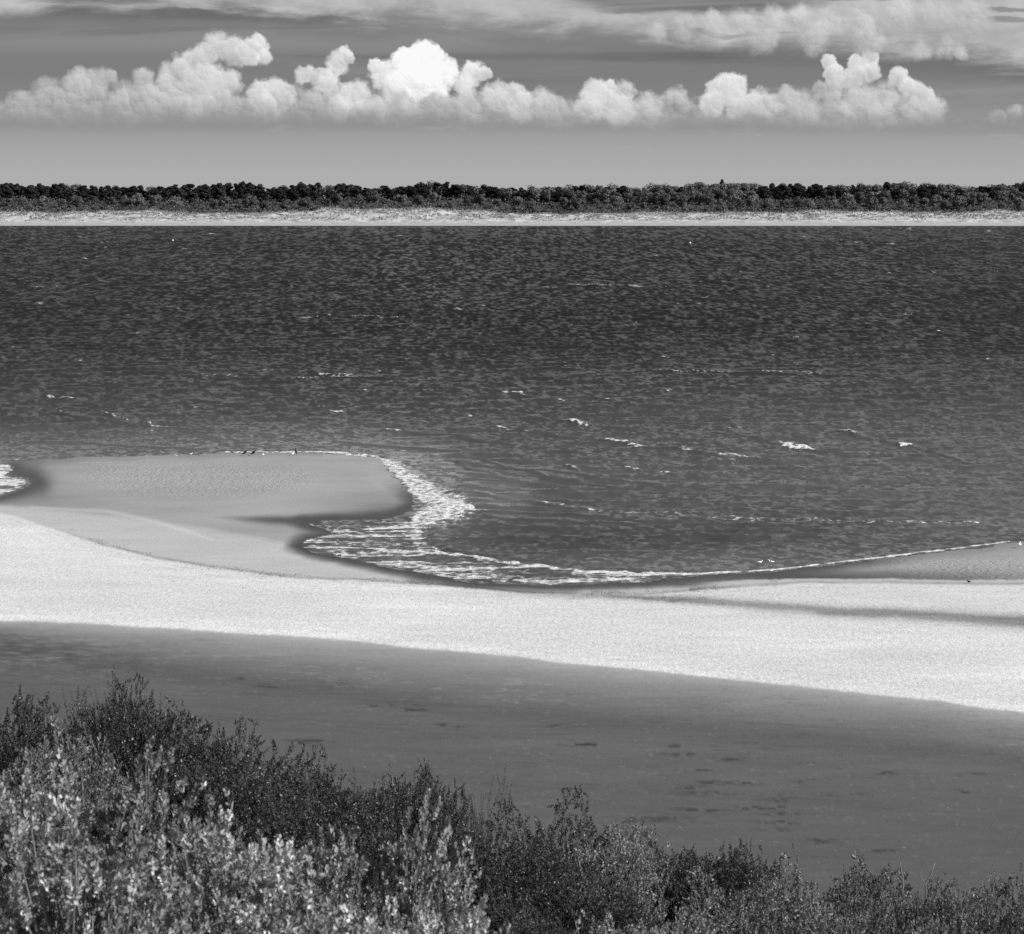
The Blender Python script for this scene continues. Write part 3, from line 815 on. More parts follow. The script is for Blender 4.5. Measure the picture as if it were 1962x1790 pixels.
    for n, a in (('foam', foam), ('shallow', shallow), ('streaky', streaky), ('calm', calm), ('chop', chop), ('chopx', chopx)):
        fattr(me, n, (a if n[:4] == 'chop' else np.clip(a, 0, 1)).ravel()[used])
    tag(link('sea', me, M['water']), 'dark choppy channel with small whitecaps and surf', kind='structure')
build_water()

def big_plane(name, z, size, mat, label):
    v = [(-size, -size, z), (size, -size, z), (size, size, z), (-size, size, z)]
    o = link(name, mesh_np(name, v, [(0, 1, 2, 3)]), mat); tag(o, label, kind='structure')
big_plane('ground', -3.0, 8500, M['dune'], 'ground reaching to the horizon')

# ------------------------------------------------------------------ far shore
FAR0 = 33 * F / (432 - 346)          # about 1995 m
def far_h(X, Y):
    t = Y - FAR0 - 4 * (fbm(X / 160, X * 0, 3, 41) - .5) + 0.010 * X
    b = 1.6 * ss(t, 0, 46)
    duneh = 7.2 + 3.4 * (fbm(X / 70, X * 0 + 3, 3, 42) - 0.5) * 2
    b = b + duneh * ss(t, 44, 96) * (0.72 + 0.56 * fbm(X / 14, Y / 9, 4, 43))
    b = b + 5.5 * ss(t, 110, 200) + 3 * fbm(X / 120, Y / 60, 3, 44) * ss(t, 100, 180)
    return np.where(t < 0, t * 0.02, b)

def build_far():
    xs = np.concatenate([[-3500, -2400, -1700, -1200, -900, -700, -560], np.arange(-480, 481, 1.6), [560, 700, 900, 1200, 1700, 2400, 3500]])
    ys = FAR0 + np.concatenate([np.arange(-24, 120, 2.4), np.arange(120, 320, 8), [360, 420, 520, 700, 950]])
    X, Y = np.meshgrid(xs, ys)
    Z = far_h(X, Y)
    me = mesh_np('far_shore', np.stack([X, Y, Z], -1).reshape(-1, 3), grid_quads(*X.shape)[:, ::-1], smooth=True)
    t = Y - FAR0
    fattr(me, 'veg', ss(t, 90, 112))
    m, out = new_mat('far_sand')
    x, y, z = sepxyz(geo_pos())
    n = noise(vec(x * 0.12, y * 0.10), 1.0, 6, 0.65)
    n2 = noise(vec(x * 0.5, y * 0.3, 4), 1.0, 4, 0.6)
    flat = sstep(z, 1.9, 0.9)
    sandc = mix(flat, 0.34 + (n - .5) * .8 + (n2 - .5) * .5, 0.31 + (n - .5) * .15)
    c = mix(attr('veg'), sandc, 0.05)
    p = principled(E.m('MAXIMUM', c, 0.03), 0.95, 0.05)
    E.nt.links.new(p.outputs[0], out.inputs[0])
    tag(link('far_shore', me, m), 'pale sand strip and low dunes across the water', kind='structure')
build_far()

def leaf_quads(P, D, ln, wd, rs, out=None):
    """n leaf blades (diamond, slightly folded) at P pointing along D"""
    n = len(P)
    rnd = rs.normal(size=(n, 3)) if out is None else out + rs.normal(0, .75, (n, 3))
    S = np.cross(D, rnd); S /= np.linalg.norm(S, axis=1)[:, None] + 1e-9
    N = np.cross(S, D)
    ln = np.broadcast_to(ln, (n,))[:, None]; wd = np.broadcast_to(wd, (n,))[:, None]
    a = P; c = P + D * ln
    b = P + D * ln * 0.55 + S * wd * 0.5 + N * wd * 0.12
    d = P + D * ln * 0.55 - S * wd * 0.5 + N * wd * 0.12
    V = np.stack([a, b, c, d], 1).reshape(-1, 3)
    Q = np.arange(n * 4).reshape(-1, 4)
    return V, Q, np.repeat(rs.random(n), 4)

# tufts of marram on the far dunes -----------------------------------
def build_marram():
    r = np.random.default_rng(11)
    n = 15000
    X = r.uniform(-470, 470, n); T = 58 + 46 * r.random(n) ** 0.75
    k = fbm(X / 9, T / 5, 3, 46) > 0.46 - 0.003 * (T - 60)
    X, T = X[k], T[k]; Y = FAR0 + T
    Z = far_h(X, Y)
    m = 5
    P = np.repeat(np.stack([X, Y, Z - 0.1], 1), m, 0) + r.normal(0, .35, (len(X) * m, 3)) * [1, 1, 0]
    D = r.normal(0, .45, (len(P), 3)); D[:, 2] = 1; D /= np.linalg.norm(D, axis=1)[:, None]
    V, Q, rv = leaf_quads(P, D, r.uniform(.5, 1.3, len(P)), r.uniform(.25, .7, len(P)), r)
    me = mesh_np('marram_grass', V, Q); fattr(me, 'rnd', rv)
    tag(link('marram_grass', me, M['grass']), 'tufts of dune grass on the far bank', 'grass', kind='stuff')
build_marram()

# trees ---------------------------------------------------------------
def crown_mesh(name, kind, seed):
    r = np.random.default_rng(seed)
    if kind == 'pine':
        H, Wd, nl, n, ls = 13, 4.3, 24, 3000, .75
    elif kind == 'broad':
        H, Wd, nl, n, ls = 10, 5.0, 18, 2400, .80
    else:
        H, Wd, nl, n, ls = 5, 3.4, 12, 1200, .60
    P = []; O = []
    for i in range(nl):
        if kind == 'pine':
            h = .22 + .70 * (i + r.random()) / nl; rad = Wd * float(np.interp(h, [.2, .5, .7, .93], [.75, .95, .85, .35]))
            a = r.random() * 6.28; q = rad * math.sqrt(r.random()) * .8
            c = np.array([q * math.cos(a), q * math.sin(a), h * H]); s = np.array([1.6, 1.6, 1.15]) * r.uniform(.6, 1.3)
        elif kind == 'broad':
            a = r.random() * 6.28; h = r.uniform(.18, .86); q = Wd * math.sqrt(max(0.05, 1 - ((h - .5) / .5) ** 2)) * r.uniform(.2, .8)
            c = np.array([q * math.cos(a), q * math.sin(a), h * H]); s = np.array([2.4, 2.4, 2.0]) * r.uniform(.7, 1.2)
        else:
            a = r.random() * 6.28; h = r.uniform(.22, .78); q = Wd * r.uniform(.05, .75)
            c = np.array([q * math.cos(a), q * math.sin(a), h * H]); s = np.array([1.3, 1.3, 1.0]) * r.uniform(.7, 1.2)
        m = n // nl
        d = r.normal(size=(m, 3)); d /= np.linalg.norm(d, axis=1)[:, None]
        P.append(c + d * s * (r.random((m, 1)) ** .25)); O.append(d + np.array([0, 0, .25]))
    P = np.vstack(P); O = np.vstack(O)
    D = np.cross(O, r.normal(size=P.shape)); D /= np.linalg.norm(D, axis=1)[:, None]
    V, Q, rv = leaf_quads(P - D * ls * .5, D, ls * r.uniform(.7, 1.4, len(P)), ls * r.uniform(.6, 1.1, len(P)), r, O)
    me = mesh_np(name, V, Q); fattr(me, 'rnd', rv)
    b = MB()
    top = H * (.85 if kind == 'pine' else .7)
    b.tube([(0, 0, -1.5), (.1, .05, top * .35), (-.1, .1, top * .7), (.05, 0, top)], [.32, .26, .18, .08], 6)
    for i in range(5 if kind != 'scrub' else 4):
        a = r.random() * 6.28; z0 = top * r.uniform(.35, .8)
        b.tube([(0, 0, z0), (math.cos(a) * Wd * .35, math.sin(a) * Wd * .35, z0 + .7), (math.cos(a) * Wd * .65, math.sin(a) * Wd * .65, z0 + 1.6)], [.13, .09, .04], 4)
    return me, b.mesh(name + '_trunk')

VAR = {k: [crown_mesh(k, k, s) for s in range(10 * i, 10 * i + 6)] for i, k in enumerate(('pine', 'broad', 'scrub'))}
for k, mt in (('pine', 'pine'), ('broad', 'broad'), ('scrub', 'scrub')):
    for c, t in VAR[k]: c.materials.append(M[mt]); t.materials.append(M['trunk'])
pale_crown = VAR['broad'][2][0].copy(); pale_crown.materials.clear(); pale_crown.materials.append(M['blossom'])

SECT = ['at the left edge of the photo', 'above the left buoy', 'near the tallest pine', 'left of centre below the brightest cloud', 'just left of the middle',
        'just right of the middle', 'above the right buoy', 'right of the tall conifer', 'around the pale tree', 'at the right edge of the photo']
def sect(px):
    return SECT[int(np.clip(px / 196.2, 0, 9))]

def put_tree(kind, px, d, s, sz=1.0, label=None, group=None, crown=None, name=None, v=None, row=0):
    X = (px - 981) / F * d * 1.002
    z = float(far_h(np.array([X]), np.array([d]))[0])
    c, t = VAR[kind][random.randrange(6) if v is None else v]
    nm = name or {'pine': 'pine_tree', 'broad': 'broadleaf_tree', 'scrub': 'bush'}[kind]
    e = empty(nm, (X, d, z - .15), random.random() * 6.28, (s, s, s * sz))
    link('crown', crown or c, None, e)
    link('trunk', t, None, e)
    cat = {'pine': 'tree', 'broad': 'tree', 'scrub': 'bush'}[kind]
    base = {'pine': ('dark pine on the far skyline, %s', 'dark pine one row below the far skyline, %s'), 'broad': ('grey leafy tree on the far skyline, %s', 'grey leafy tree one row below the far skyline, %s', 'grey round tree fronting the far wood, %s'),
            'scrub': ('low bush along the top of the far dunes, %s',)}[kind][row]
    if label is None:
        label = base % sect(px)
        group = {'pine': 'pines of the far wood', 'broad': 'round trees of the far wood', 'scrub': 'bushes above the far dunes'}[kind] + ', row %d, ' % (row + 1) + sect(px)
    tag(e, label, cat, group)

def skyline(px):      # row of the tree tops
    return np.interp(px, [-100, 0, 70, 120, 170, 230, 300, 350, 430, 470, 530, 560, 620, 680, 720, 790, 850, 900, 960, 1010, 1080, 1160, 1230, 1300, 1380, 1440, 1540, 1640, 1760, 1860, 1962, 2060],
                     [352, 351, 347, 350, 353, 353, 354, 349, 352, 346, 354, 350, 350, 354, 362, 352, 350, 351, 355, 355, 354, 351, 356, 353, 346, 350, 350, 351, 349, 352, 348, 348])

def build_wood():
    random.seed(5)
    # skyline row: pines on the left, a mixture to the right
    px = -60.0
    while px < 2030:
        d = FAR0 + random.uniform(205, 250)
        X = (px - 981) / F * d; z = float(far_h(np.array([X]), np.array([d]))[0])
        top = CAMZ - (skyline(px) + random.uniform(-2.5, 5) + 2.5 * math.sin(px * .021) * math.sin(px * .0077 + 1) - 346) / F * d
        pine = (px < 1010 and random.random() < .86) or random.random() < (.34 if px < 1350 else .22) or (1480 < px < 1640 and random.random() < .7)
        k = 'pine' if pine else 'broad'
        H = {'pine': 13.4, 'broad': 10.4}[k]
        s = random.uniform(.9, 1.7) * (1.0 if pine else 1.1)
        put_tree(k, px, d, s, max(.55, min(1.9, (top - z) / H / s)))
        px += random.uniform(8, 19)
    # second row of pines just in front, a little lower
    px = -50.0
    while px < 2030:
        d = FAR0 + random.uniform(175, 204)
        pine = px < 1000 or (1100 > px) or (1440 < px < 1660) or (1680 < px < 1900 and random.random() < .6)
        k = 'pine' if pine else 'broad'
        X = (px - 981) / F * d; z = float(far_h(np.array([X]), np.array([d]))[0])
        top = CAMZ - (skyline(px) + random.uniform(7, 16) - 346) / F * d
        s = random.uniform(1.0, 1.5)
        put_tree(k, px, d, s, max(.6, (top - z) / {'pine': 13.4, 'broad': 10.4}[k] / s), row=1)
        px += random.uniform(18, 30)
    # round grey trees in front
    px = -40.0
    while px < 2020:
        d = FAR0 + random.uniform(132, 168)
        s = random.uniform(.5, 1.15)
        if 330 < px < 560 or px > 1080: s *= 1.15
        put_tree('broad', px, d, s, random.uniform(.75, 1.0), row=2)
        px += random.uniform(18, 40)
    # bushes along the dune top
    px = -40.0
    while px < 2020:
        d = FAR0 + random.uniform(106, 128)
        put_tree('scrub', px, d, random.uniform(.55, 1.0), random.uniform(.6, .95))
        px += random.uniform(18, 32)
    put_tree('broad', 1590, FAR0 + 128, .78, 1.0, 'single very pale tree standing out against the dark far wood, at right', None, pale_crown, 'pale_tree', 2)
    put_tree('pine', 468, FAR0 + 215, 1.0, 1.36, 'tallest pine of the far wood, its top sticking up left of centre', None)
    put_tree('pine', 1380, FAR0 + 225, .8, 1.75, 'tall dark conifer poking above the far wood right of centre', None)
    # understorey that reads as one mass
    r = np.random.default_rng(23)
    n = 30000
    px_ = r.uniform(-120, 2080, n); T = 96 + 150 * r.random(n) ** 1.4
    Y = FAR0 + T; X = (px_ - 981) / F * Y
    Z = far_h(X, Y) + r.random(n) * np.interp(T, [96, 115, 150, 180, 250], [.8, 1.5, 2.0, 4.0, 8.0])
    P = np.stack([X, Y, Z], 1); D = r.normal(size=P.shape); D[:, 2] += .6; D /= np.linalg.norm(D, axis=1)[:, None]
    V, Q, rv = leaf_quads(P, D, r.uniform(.9, 1.8, n), r.uniform(.8, 1.5, n), r)
    me = mesh_np('undergrowth', V, Q); fattr(me, 'rnd', rv)
    tag(link('undergrowth', me, M['scrub']), 'dense dark undergrowth beneath the far wood', 'undergrowth', kind='stuff')
build_wood()

# ------------------------------------------------------------------ dune under the camera
def dune_h(X, Y):
    lat = np.clip(X, -9, 9) * -0.19
    z = np.interp(Y, [-400, -60, -6, 0, 6, 12, 20, 30, 36, 42, 60, 78, 86, 95], [20, 28, 31.2, 31.3, 30.6, 28.5, 26.55, 24.4, 22.4, 19.6, 9.0, 1.5, .2, -1.2])
    k = ss(Y, 4, 14) * (1 - ss(Y, 50, 76))
    return z + lat * k + 0.3 * (fbm(X / 3, Y / 3, 3, 17) - .5) * ss(Y, 3, 9)

def build_dune():
    xs = np.concatenate([[-600, -400, -250, -150, -80, -50], np.arange(-34, 34.1, 1.0), [50, 80, 150, 250, 400, 600]])
    ys = np.concatenate([[-400, -200, -100, -60, -30, -15], np.arange(-8, 96, 1.0)])
    X, Y = np.meshgrid(xs, ys)
    me = mesh_np('dune', np.stack([X, Y, dune_h(X, Y)], -1).reshape(-1, 3), grid_quads(*X.shape)[:, ::-1], smooth=True)
    tag(link('dune', me, M['dune']), 'steep scrub covered dune under the viewpoint', kind='structure')
build_dune()

# shrubs ---------------------------------------------------------------
def shrub_mesh(seed, H, W, n_shoots, slen, leaf, lw, per, up, spikes, jit=.28):
    """returns (wood mesh, foliage mesh) of one shrub, base at origin"""
    r = np.random.default_rng(seed)
    lob = [(r.random() * 6.28, r.uniform(.2, 1.2), r.uniform(.12, .35)) for _ in range(7)]
    d = r.normal(size=(n_shoots, 3)); d[:, 2] = np.abs(d[:, 2]) * 1.0 + .02
    d /= np.linalg.norm(d, axis=1)[:, None]
    d = np.sign(d) * np.abs(d) ** .82
    rad = 0.40 + 0.60 * r.random(n_shoots) ** .40
    az = np.arctan2(d[:, 1], d[:, 0]); el = np.arcsin(np.clip(d[:, 2], 0, 1))
    mul = np.ones(n_shoots) * .86
    for a, e, s in lob:
        mul += s * np.exp(-((np.angle(np.exp(1j * (az - a)))) ** 2 + (el - e) ** 2) / .18)
    sp = r.random(n_shoots) < spikes
    tip = d * [W, W, H] * (rad * mul)[:, None]
    tip[:, 2] *= H / np.percentile(tip[:, 2], 98.5)
    tip[:, 2] = np.maximum(tip[:, 2], .05 * H)
    dr = d * (1 - up) + np.array([0, 0, 1.0]) * up + r.normal(0, jit, (n_shoots, 3))
    dr /= np.linalg.norm(dr, axis=1)[:, None]
    L = slen * r.uniform(.6, 1.3, n_shoots)
    tip = tip + dr * (sp * slen * r.uniform(.3, .9, n_shoots))[:, None]
    L = L + sp * slen * .5
    base = tip - dr * L[:, None]
    # leaves in a spiral up each shoot, denser to the tip
    m = per
    tt = (np.arange(m) + .5) / m
    t = tt[None, :] ** .8 + r.normal(0, .02, (n_shoots, m))
    bend = r.normal(0, .10, (n_shoots, 3))
    P = base[:, None, :] + dr[:, None, :] * (L[:, None] * t)[:, :, None] + bend[:, None, :] * (L[:, None] * (t * t))[:, :, None]
    ph = r.random((n_shoots, 1)) * 6.28 + np.arange(m)[None, :] * 2.4
    A = np.cross(dr, r.normal(size=(n_shoots, 3))); A /= np.linalg.norm(A, axis=1)[:, None]
    Bv = np.cross(dr, A)
    side = A[:, None, :] * np.cos(ph)[..., None] + Bv[:, None, :] * np.sin(ph)[..., None]
    D = dr[:, None, :] * (.55 + .6 * t[..., None] ** 3) + side * .8 + r.normal(0, .15, side.shape)
    D /= np.linalg.norm(D, axis=2)[..., None]
    sz = (leaf * (0.75 + .5 * r.random((n_shoots, m))) * (1.1 - .45 * t ** 4)).ravel()
    V, Q, rv = leaf_quads(P.reshape(-1, 3), D.reshape(-1, 3), sz, sz * lw, r)
    rv = np.clip(rv * .28 + np.repeat(r.random(n_shoots), m * 4) * .72, 0, 1)
    fo = mesh_np('foliage', V, Q); fattr(fo, 'rnd', rv)
    b = MB()
    tr = leaf * .085
    for i in range(n_shoots):
        b.tube([base[i], base[i] + dr[i] * L[i] * .5 + bend[i] * L[i] * .25, base[i] + dr[i] * L[i] + bend[i] * L[i]], [tr * 1.5, tr, tr * .6], 3, False)
    idx = r.permutation(n_shoots)[:min(n_shoots, 170)]
    for i in idx:
        g = base[i]
        p0 = np.array([r.normal(0, .07), r.normal(0, .07), -.1])
        md = p0 * .5 + g * .5 + np.array([0, 0, -.12 * H]) + r.normal(0, .05, 3)
        b.tube([p0, p0 * .75 + md * .25 + [0, 0, .05], md, g * .65 + md * .35 + r.normal(0, .03, 3), g], [.018, .015, .011, .008, tr * 1.5], 4, False)
    return b.mesh('stems'), fo

print('shrubs')
DARKV = [shrub_mesh(100 + i, 1.6, .95, 2300, .15, .027, .55, 20, .34, .045, .45) for i in range(4)]
MIDV = [shrub_mesh(200 + i, 1.5, 1.0, 1900, .12, .029, .60, 18, .30, .03, .5) for i in range(3)]
PALEV = [shrub_mesh(300 + i, 1.5, 1.0, 820, .165, .050, .56, 26, .46, .05, .34) for i in range(4)]
SPIKV = [shrub_mesh(400 + i, 1.8, .75, 900, .34, .026, .38, 30, .62, .22, .2) for i in range(2)]
for L_, lm, wm in ((DARKV, 'leaf_dark', 'bark'), (MIDV, 'leaf_mid', 'twig_pale'), (PALEV, 'leaf_pale', 'twig_pale'), (SPIKV, 'leaf_dark', 'bark')):
    for w_, f_ in L_: w_.materials.append(M[wm]); f_.materials.append(M[lm])
MH = {'d': (DARKV, 1.6 * 1.06, .95), 'm': (MIDV, 1.5 * 1.05, 1.0), 'p': (PALEV, 1.5 * 1.04, 1.0), 's': (SPIKV, 1.8 * 1.12, .75)}
NAMES = {'d': 'dark_shrub', 'm': 'grey_shrub', 'p': 'pale_shrub', 's': 'spiky_shrub'}

def put_shrub(kind, v, px, ytop, d, wpx, label, rz=None):
    X, Y, ztop = at_d(px, ytop, d)
    zg = float(dune_h(np.array([X]), np.array([Y]))[0])
    L_, h0, w0 = MH[kind]
    st, fo = L_[v % len(L_)]
    hs = max(.35, (ztop - zg + .05)) / h0
    ws = wpx / F * d / 2 / w0
    e = empty(NAMES[kind], (X, Y, zg - .05), rz if rz is not None else random.random() * 6.28, (ws, ws, hs))
    link('stems', st, None, e)
    link('foliage', fo, None, e)
    tag(e, label, 'shrub')

random.seed(31)
SHR = [
 # kind, variant, x, top row, distance, width, label
 ('d', 0, 20, 1330, 27, 300, 'dark twiggy shrub cut off by the left edge of the photo'),
 ('d', 1, 112, 1376, 28, 170, 'small dark rounded shrub between the left edge shrub and the tallest one'),
 ('s', 0, 236, 1292, 26, 290, 'tallest dark shrub with bare upright twigs against the wet sand, at left'),
 ('d', 1, 236, 1316, 26.5, 190, 'dense dark core of the tallest shrub group at left'),
 ('d', 2, 235, 1352, 25.5, 330, 'broad dark shrub at the foot of the tallest twigs, at left'),
 ('d', 3, 395, 1362, 28, 260, 'dark shrub with lit right edge, just right of the tallest twiggy shrub'),
 ('d', 4, 440, 1450, 25, 330, 'dark shaded shrub in the hollow above the brightest pale leaves'),
 ('d', 0, 600, 1445, 29, 300, 'dark bushy shrub with pale tips on its right shoulder, left of centre'),
 ('d', 1, 560, 1500, 24, 380, 'deeply shaded dark shrub behind the row of pale shoots, left of centre'),
 ('m', 0, 742, 1490, 29, 150, 'thin grey twiggy shrub in the dip left of the pale tipped one'),
 ('d', 2, 820, 1476, 28, 210, 'dark shrub with pale flowering tips near the middle of the hedge'),
 ('s', 1, 915, 1492, 27, 150, 'narrow dark shrub with thin spiky twigs beside the middle gap'),
 ('d', 3, 760, 1560, 23, 360, 'dark shrub directly behind the tall pale shoots near the middle'),
 ('d', 4, 960, 1585, 23, 300, 'darkest shaded shrub right of the tall pale shoots'),
 ('d', 0, 1065, 1556, 28, 300, 'dark shrub whose top rises right of the middle gap'),
 ('m', 1, 1160, 1590, 27, 240, 'grey shrub with lit tips right of the middle rise'),
 ('d', 1, 1270, 1624, 29, 280, 'dark shrub in the low part of the hedge, right of centre'),
 ('d', 2, 1370, 1622, 28, 300, 'dark twiggy shrub in the right half with thin upright tips'),
 ('d', 3, 1130, 1660, 22, 360, 'shaded dark shrub at the bottom, below the middle rise'),
 ('m', 2, 1400, 1690, 22, 340, 'grey leafy shrub low in the right half, in front of the dark twiggy one'),
 ('m', 0, 1520, 1662, 26, 240, 'grey shrub between the twiggy one and the crooked bare twigs at right'),
 ('m', 2, 1655, 1656, 28, 260, 'leafy shrub with dark hollows under the crooked bare twigs at right'),
 ('m', 1, 1600, 1715, 22, 300, 'grey shrub on the bottom edge under the crooked twigs'),
 ('m', 1, 1760, 1692, 27, 190, 'small leafy shrub left of the gap near the right edge'),
 ('m', 2, 1865, 1690, 27, 210, 'grey rounded shrub right of the gap near the right edge'),
 ('m', 0, 1965, 1700, 27, 220, 'grey leafy shrub cut off by the right edge of the photo'),
 ('m', 0, 1800, 1745, 22, 330, 'low grey shrub in the bottom right corner'),
 ('d', 2, 1960, 1760, 22, 280, 'dark low shrub in the extreme bottom right corner'),
 ('d', 3, 1010, 1725, 20, 280, 'dim shrub on the bottom edge right of the pale leaves'),
 ('m', 1, 1220, 1750, 20, 330, 'grey shrub on the bottom edge right of centre'),
 # pale foreground
 ('m', 2, 105, 1400, 20, 330, 'grey green shrub in front of the left edge shrubs, behind the brightest leaves'),
 ('p', 0, 20, 1452, 15, 420, 'pale leafy shrub in the left foreground, at the left edge'),
 ('p', 1, 270, 1462, 15.5, 420, 'brightest pale leafy shrub in the left foreground'),
 ('p', 2, 160, 1545, 13, 520, 'large pale shrub filling the bottom left corner'),
 ('p', 3, 430, 1600, 14, 420, 'pale leafy shrub on the bottom edge, left of centre'),
 ('p', 0, 590, 1605, 15.5, 300, 'pale shrub with separate upright shoots, left of the tall pale one'),
 ('p', 1, 775, 1562, 16, 330, 'tall pale leafy shrub standing before the dark ones near the middle'),
 ('p', 2, 640, 1690, 13, 520, 'wide pale shrub on the bottom edge below the upright shoots'),
 ('p', 3, 860, 1740, 14, 320, 'low pale shrub at the right end of the pale foreground'),
]
for a in SHR: put_shrub(*a)

# crooked bare twigs at the right
def bare_twig(px, ytop, d, hpx, lean, label):
    X, Y, zt = at_d(px, ytop, d); h = hpx / F * d
    b = MB()
    b.tube([(0, 0, 0), (lean * .2, 0, h * .35), (lean * .1, .01, h * .55), (lean * .7, 0, h * .8), (lean, .01, h)], [.009, .008, .007, .006, .004], 5)
    b.tube([(lean * .15, 0, h * .5), (lean * .15 - .06, .01, h * .72), (lean * .15 - .05, .01, h * .85)], [.006, .005, .003], 5)
    o = link('bare_twig', b.mesh('bare_twig', True), M['twig_pale']); o.location = (X, Y, zt - h)
    tag(o, label, 'twig', 'bare twigs above the right shrubs')
bare_twig(1772, 1655, 27, 90, .10, 'crooked pale bare twig with a bent tip above the right shrubs')
bare_twig(1732, 1650, 27, 80, -.04, 'straight pale bare twig left of the crooked one above the right shrubs')

# ------------------------------------------------------------------ birds
def body_sweep(pts, rad, flat=1.0, k=10):
    b = MB(); b.tube(pts, rad, k)
    return b

def bird(name, label, group, px, py, heading, mats, size, pose, z=0.12, wings='folded', afloat=False, cat='bird'):
    X, Y = at_z(px, py, z)
    e = empty(name, (float(X), float(Y), z), heading, (size, size, size))
    bm_, wm_ = mats
    leg = 0.0 if afloat else (.16 if pose != 'upright' else .10)
    if pose == 'upright':
        sp = [(-.20, 0, .05), (-.10, 0, .16), (0, 0, .32), (.04, 0, .48), (.05, 0, .60), (.03, 0, .70), (.05, 0, .78), (.10, 0, .80), (.14, 0, .80)]
        rd = [.02, .06, .12, .115, .07, .045, .045, .045, .02]
        wing = [(.03, .10, .50), (-.03, .125, .36), (-.10, .10, .22), (-.19, .05, .06)]
        bill = [(.13, 0, .80), (.22, 0, .79), (.24, 0, .775)]
    elif pose == 'lean':
        sp = [(-.34, 0, .10), (-.22, 0, .16), (-.05, 0, .26), (.10, 0, .36), (.20, 0, .46), (.24, 0, .54), (.29, 0, .58), (.34, 0, .58)]
        rd = [.02, .06, .12, .115, .07, .045, .045, .02]
        wing = [(.10, .10, .38), (-.05, .125, .28), (-.18, .10, .19), (-.32, .04, .12)]
        bill = [(.33, 0, .58), (.42, 0, .56), (.44, 0, .545)]
    else:
        sp = [(-.26, 0, .20), (-.18, 0, .20), (-.05, 0, .20), (.08, 0, .22), (.14, 0, .28), (.16, 0, .34), (.20, 0, .37), (.235, 0, .37)]
        rd = [.012, .05, .088, .08, .05, .042, .045, .02]
        wing = [(.09, .07, .25), (-.02, .09, .235), (-.15, .065, .225), (-.30, .02, .22)]
        bill = [(.23, 0, .37), (.28, 0, .362), (.30, 0, .352)]
    dz = -.10 if afloat else 0
    mv = lambda P: [(a, b_, c + dz) for a, b_, c in P]
    b = MB(); b.tube(mv(sp), rd, 12); bd = link('body', b.mesh('body', True), bm_, e)
    b = MB(); b.tube(mv(bill), [.016, .012, .004], 6); link('bill', b.mesh('bill', True), M['bill'], bd)
    for s in (-1, 1):
        b = MB()
        if wings == 'spread':
            c = sp[3]
            b.tube([(c[0], s * .08, c[2]), (c[0] - .02, s * .28, c[2] + .12), (c[0] - .10, s * .50, c[2] - .02)], [.05, .045, .012], 6)
            n0 = b.n
            q = [(c[0], s * .08, c[2]), (c[0] - .02, s * .28, c[2] + .12), (c[0] - .10, s * .50, c[2] - .02), (c[0] - .12, s * .44, c[2] - .22), (c[0] - .14, s * .2, c[2] - .16)]
            b.add(q + [(p[0] - .02, p[1], p[2]) for p in q], [(5, 6, 7, 8)], [(0, 1, 4), (1, 3, 4), (1, 2, 3), (5, 8, 9)])
        elif wings == 'fly':
            b.tube([(.04, s * .06, .24), (.02, s * .32, .34), (-.06, s * .62, .30)], [.05, .045, .01], 6)
        else:
            b.tube(mv([(p[0], s * p[1] * .72, p[2] + .01) for p in wing]), [.03, .055, .045, .010], 8)
        link('wing', b.mesh('wing', True), wm_, e)
        if not afloat and wings != 'fly':
            lx = {'upright': -.02, 'lean': -.03, 'flat': 0.0}[pose]; lz = {'upright': .22, 'lean': .2, 'flat': .16}[pose]
            b = MB(); b.tube([(lx, s * .045, lz), (lx - .01, s * .045, lz * .5), (lx, s * .045, .012), (lx + .06, s * .05, .006)], [.02, .012, .010, .006], 6)
            link('leg', b.mesh('leg', True), M['bill'], e)
    tag(e, label, cat, group)
    return e

BK = (M['black'], M['black']); WH = (M['white'], M['greyf']); WW = (M['white'], M['white'])
bird('cormorant', 'black upright bird standing alone at the surf line on the sandbar', 'black birds on the sandbar', 567, 871, R(120), BK, .98, 'upright')
bird('cormorant', 'left of the two black birds side by side on the sandbar edge', 'black birds on the sandbar', 469, 872, R(20), BK, 1.05, 'lean', wings='folded')
bird('cormorant', 'right of the two black birds side by side on the sandbar edge', 'black birds on the sandbar', 485, 872, R(10), BK, 1.0, 'lean', wings='spread')
bird('gull', 'white gull at the feet of the lone black bird', 'gulls', 561, 873, R(70), WW, 1.05, 'flat')
bird('gull', 'white gull on the sandbar between the two black birds and the lone one', 'gulls', 504, 875, R(100), WW, 1.0, 'flat')
bird('gull', 'white gull on the left sandbar edge, left of all the black birds', 'gulls', 366, 873, R(0), WW, .9, 'flat')
bird('gull', 'tiny gull farthest left on the sandbar edge', 'gulls', 337, 875, R(180), WW, .7, 'flat')
bird('gull', 'small gull at the surf between the two black birds and the lone one', 'gulls', 529, 869, R(180), WW, .8, 'flat')
bird('gull', 'white gull standing on the right sandbar at the edge of the photo', 'gulls', 1954, 1049, R(75), WW, 1.25, 'flat')
bird('gull', 'left of the two white gulls floating near the right surf line', 'gulls', 1456, 1080, R(0), WW, 1.0, 'flat', .05, afloat=True)
bird('gull', 'right of the two white gulls floating near the right surf line', 'gulls', 1477, 1079, R(180), WW, 1.0, 'flat', .05, afloat=True)
bird('crow', 'small dark bird on the wet line below the right sandbar', None, 1856, 1118, R(200), BK, .75, 'flat')
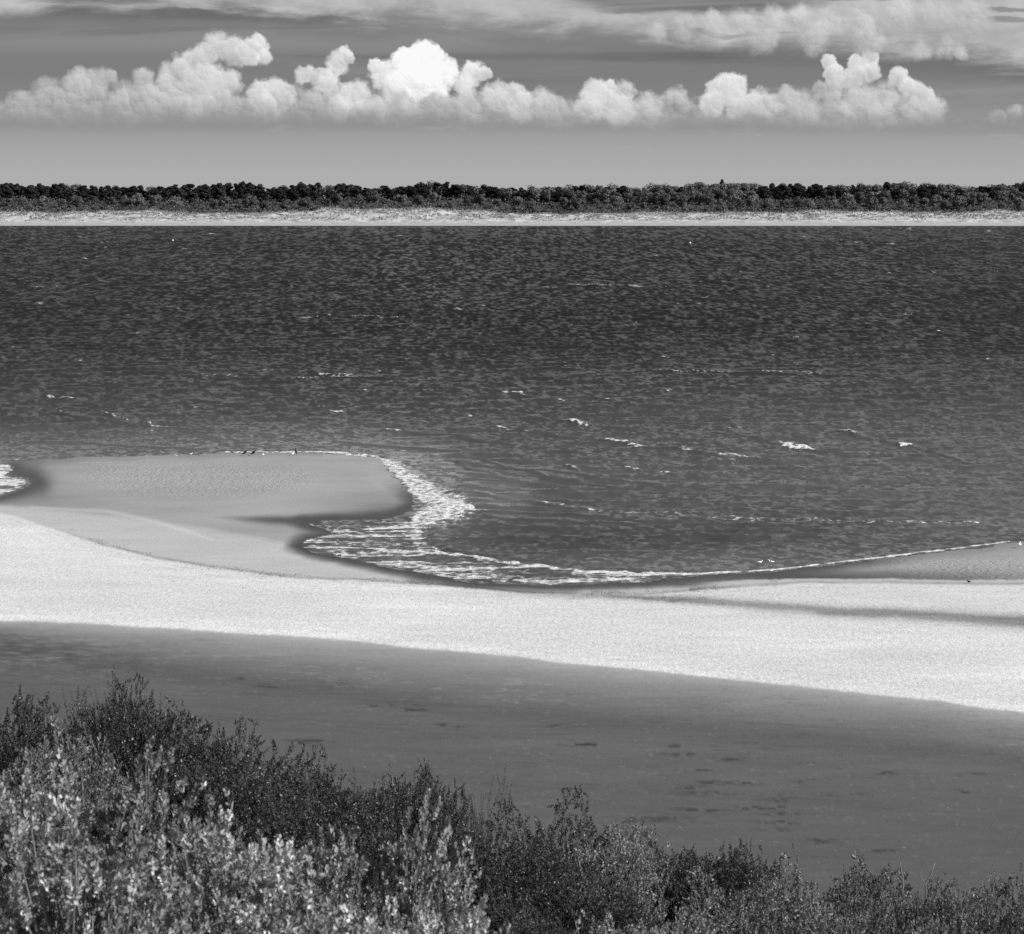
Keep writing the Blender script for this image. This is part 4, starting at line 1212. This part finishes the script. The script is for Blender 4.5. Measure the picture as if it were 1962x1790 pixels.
fg = bird('gull', 'tiny white gull in the air above the far wood', 'gulls', 1220, 1000, R(90), WW, 1.0, 'flat', wings='fly')
fg.location = at_d(1220, 348, 1500)

def buoy(px, py, label, s):
    X, Y = at_z(px, py, 0)
    e = empty('buoy', (float(X), float(Y), 0), 0, (s, s, s))
    th = np.linspace(-1.2, 1.5, 9)
    b = MB(); b.tube([(0, 0, .35 + .5 * math.sin(t)) for t in th], [.5 * math.cos(t) + .02 for t in th], 14); fl = link('float', b.mesh('float', True), M['buoy'], e)
    b = MB(); b.tube([(0, 0, .8), (0, 0, 1.1)], [.06, .05], 8); b.tube([(0, 0, 1.1), (0, 0, 1.22)], [.12, .10], 8); link('mooring_eye', b.mesh('mooring_eye', True), M['bill'], fl)
    tag(e, label, 'buoy', 'white mooring buoys in the channel')
buoy(1322, 467, 'white buoy in the channel, right of centre', 1.1)
buoy(331, 462, 'white buoy in the channel, at left', .95)

# washed-up weed along the foot of the dry bank ------------------------
def build_weed():
    r = np.random.default_rng(77)
    n = 1500
    px = r.uniform(60, 1500, n)
    py = np.interp(px, XD, YD) + r.normal(-2, 4, n)
    k = fbm(px / 40, py / 8, 3, 88) > .52
    px, py = px[k], py[k]
    px2 = r.uniform(-20, 1990, 900); py2 = np.interp(px2, XN, YN) - 90 * r.random(900) ** 1.3
    px = np.concatenate([px, px2]); py = np.concatenate([py, py2]); n = len(px)
    X, Y = at_z(px, py, 0.30)
    P = np.repeat(np.stack([X, Y, np.full(n, .16)], 1), 3, 0) + r.normal(0, .10, (n * 3, 3)) * [2.2, 1, .3]
    D = r.normal(size=P.shape); D[:, 2] = np.abs(D[:, 2]) * .5; D /= np.linalg.norm(D, axis=1)[:, None]
    V, Q, rv = leaf_quads(P, D, r.uniform(.05, .13, len(P)), r.uniform(.03, .07, len(P)), r)
    V[:, 2] += .2
    tag(link('washed_up_weed', mesh_np('washed_up_weed', V, Q), M['weed']), 'scattered dark weed along the tide line', 'seaweed', kind='stuff')
build_weed()
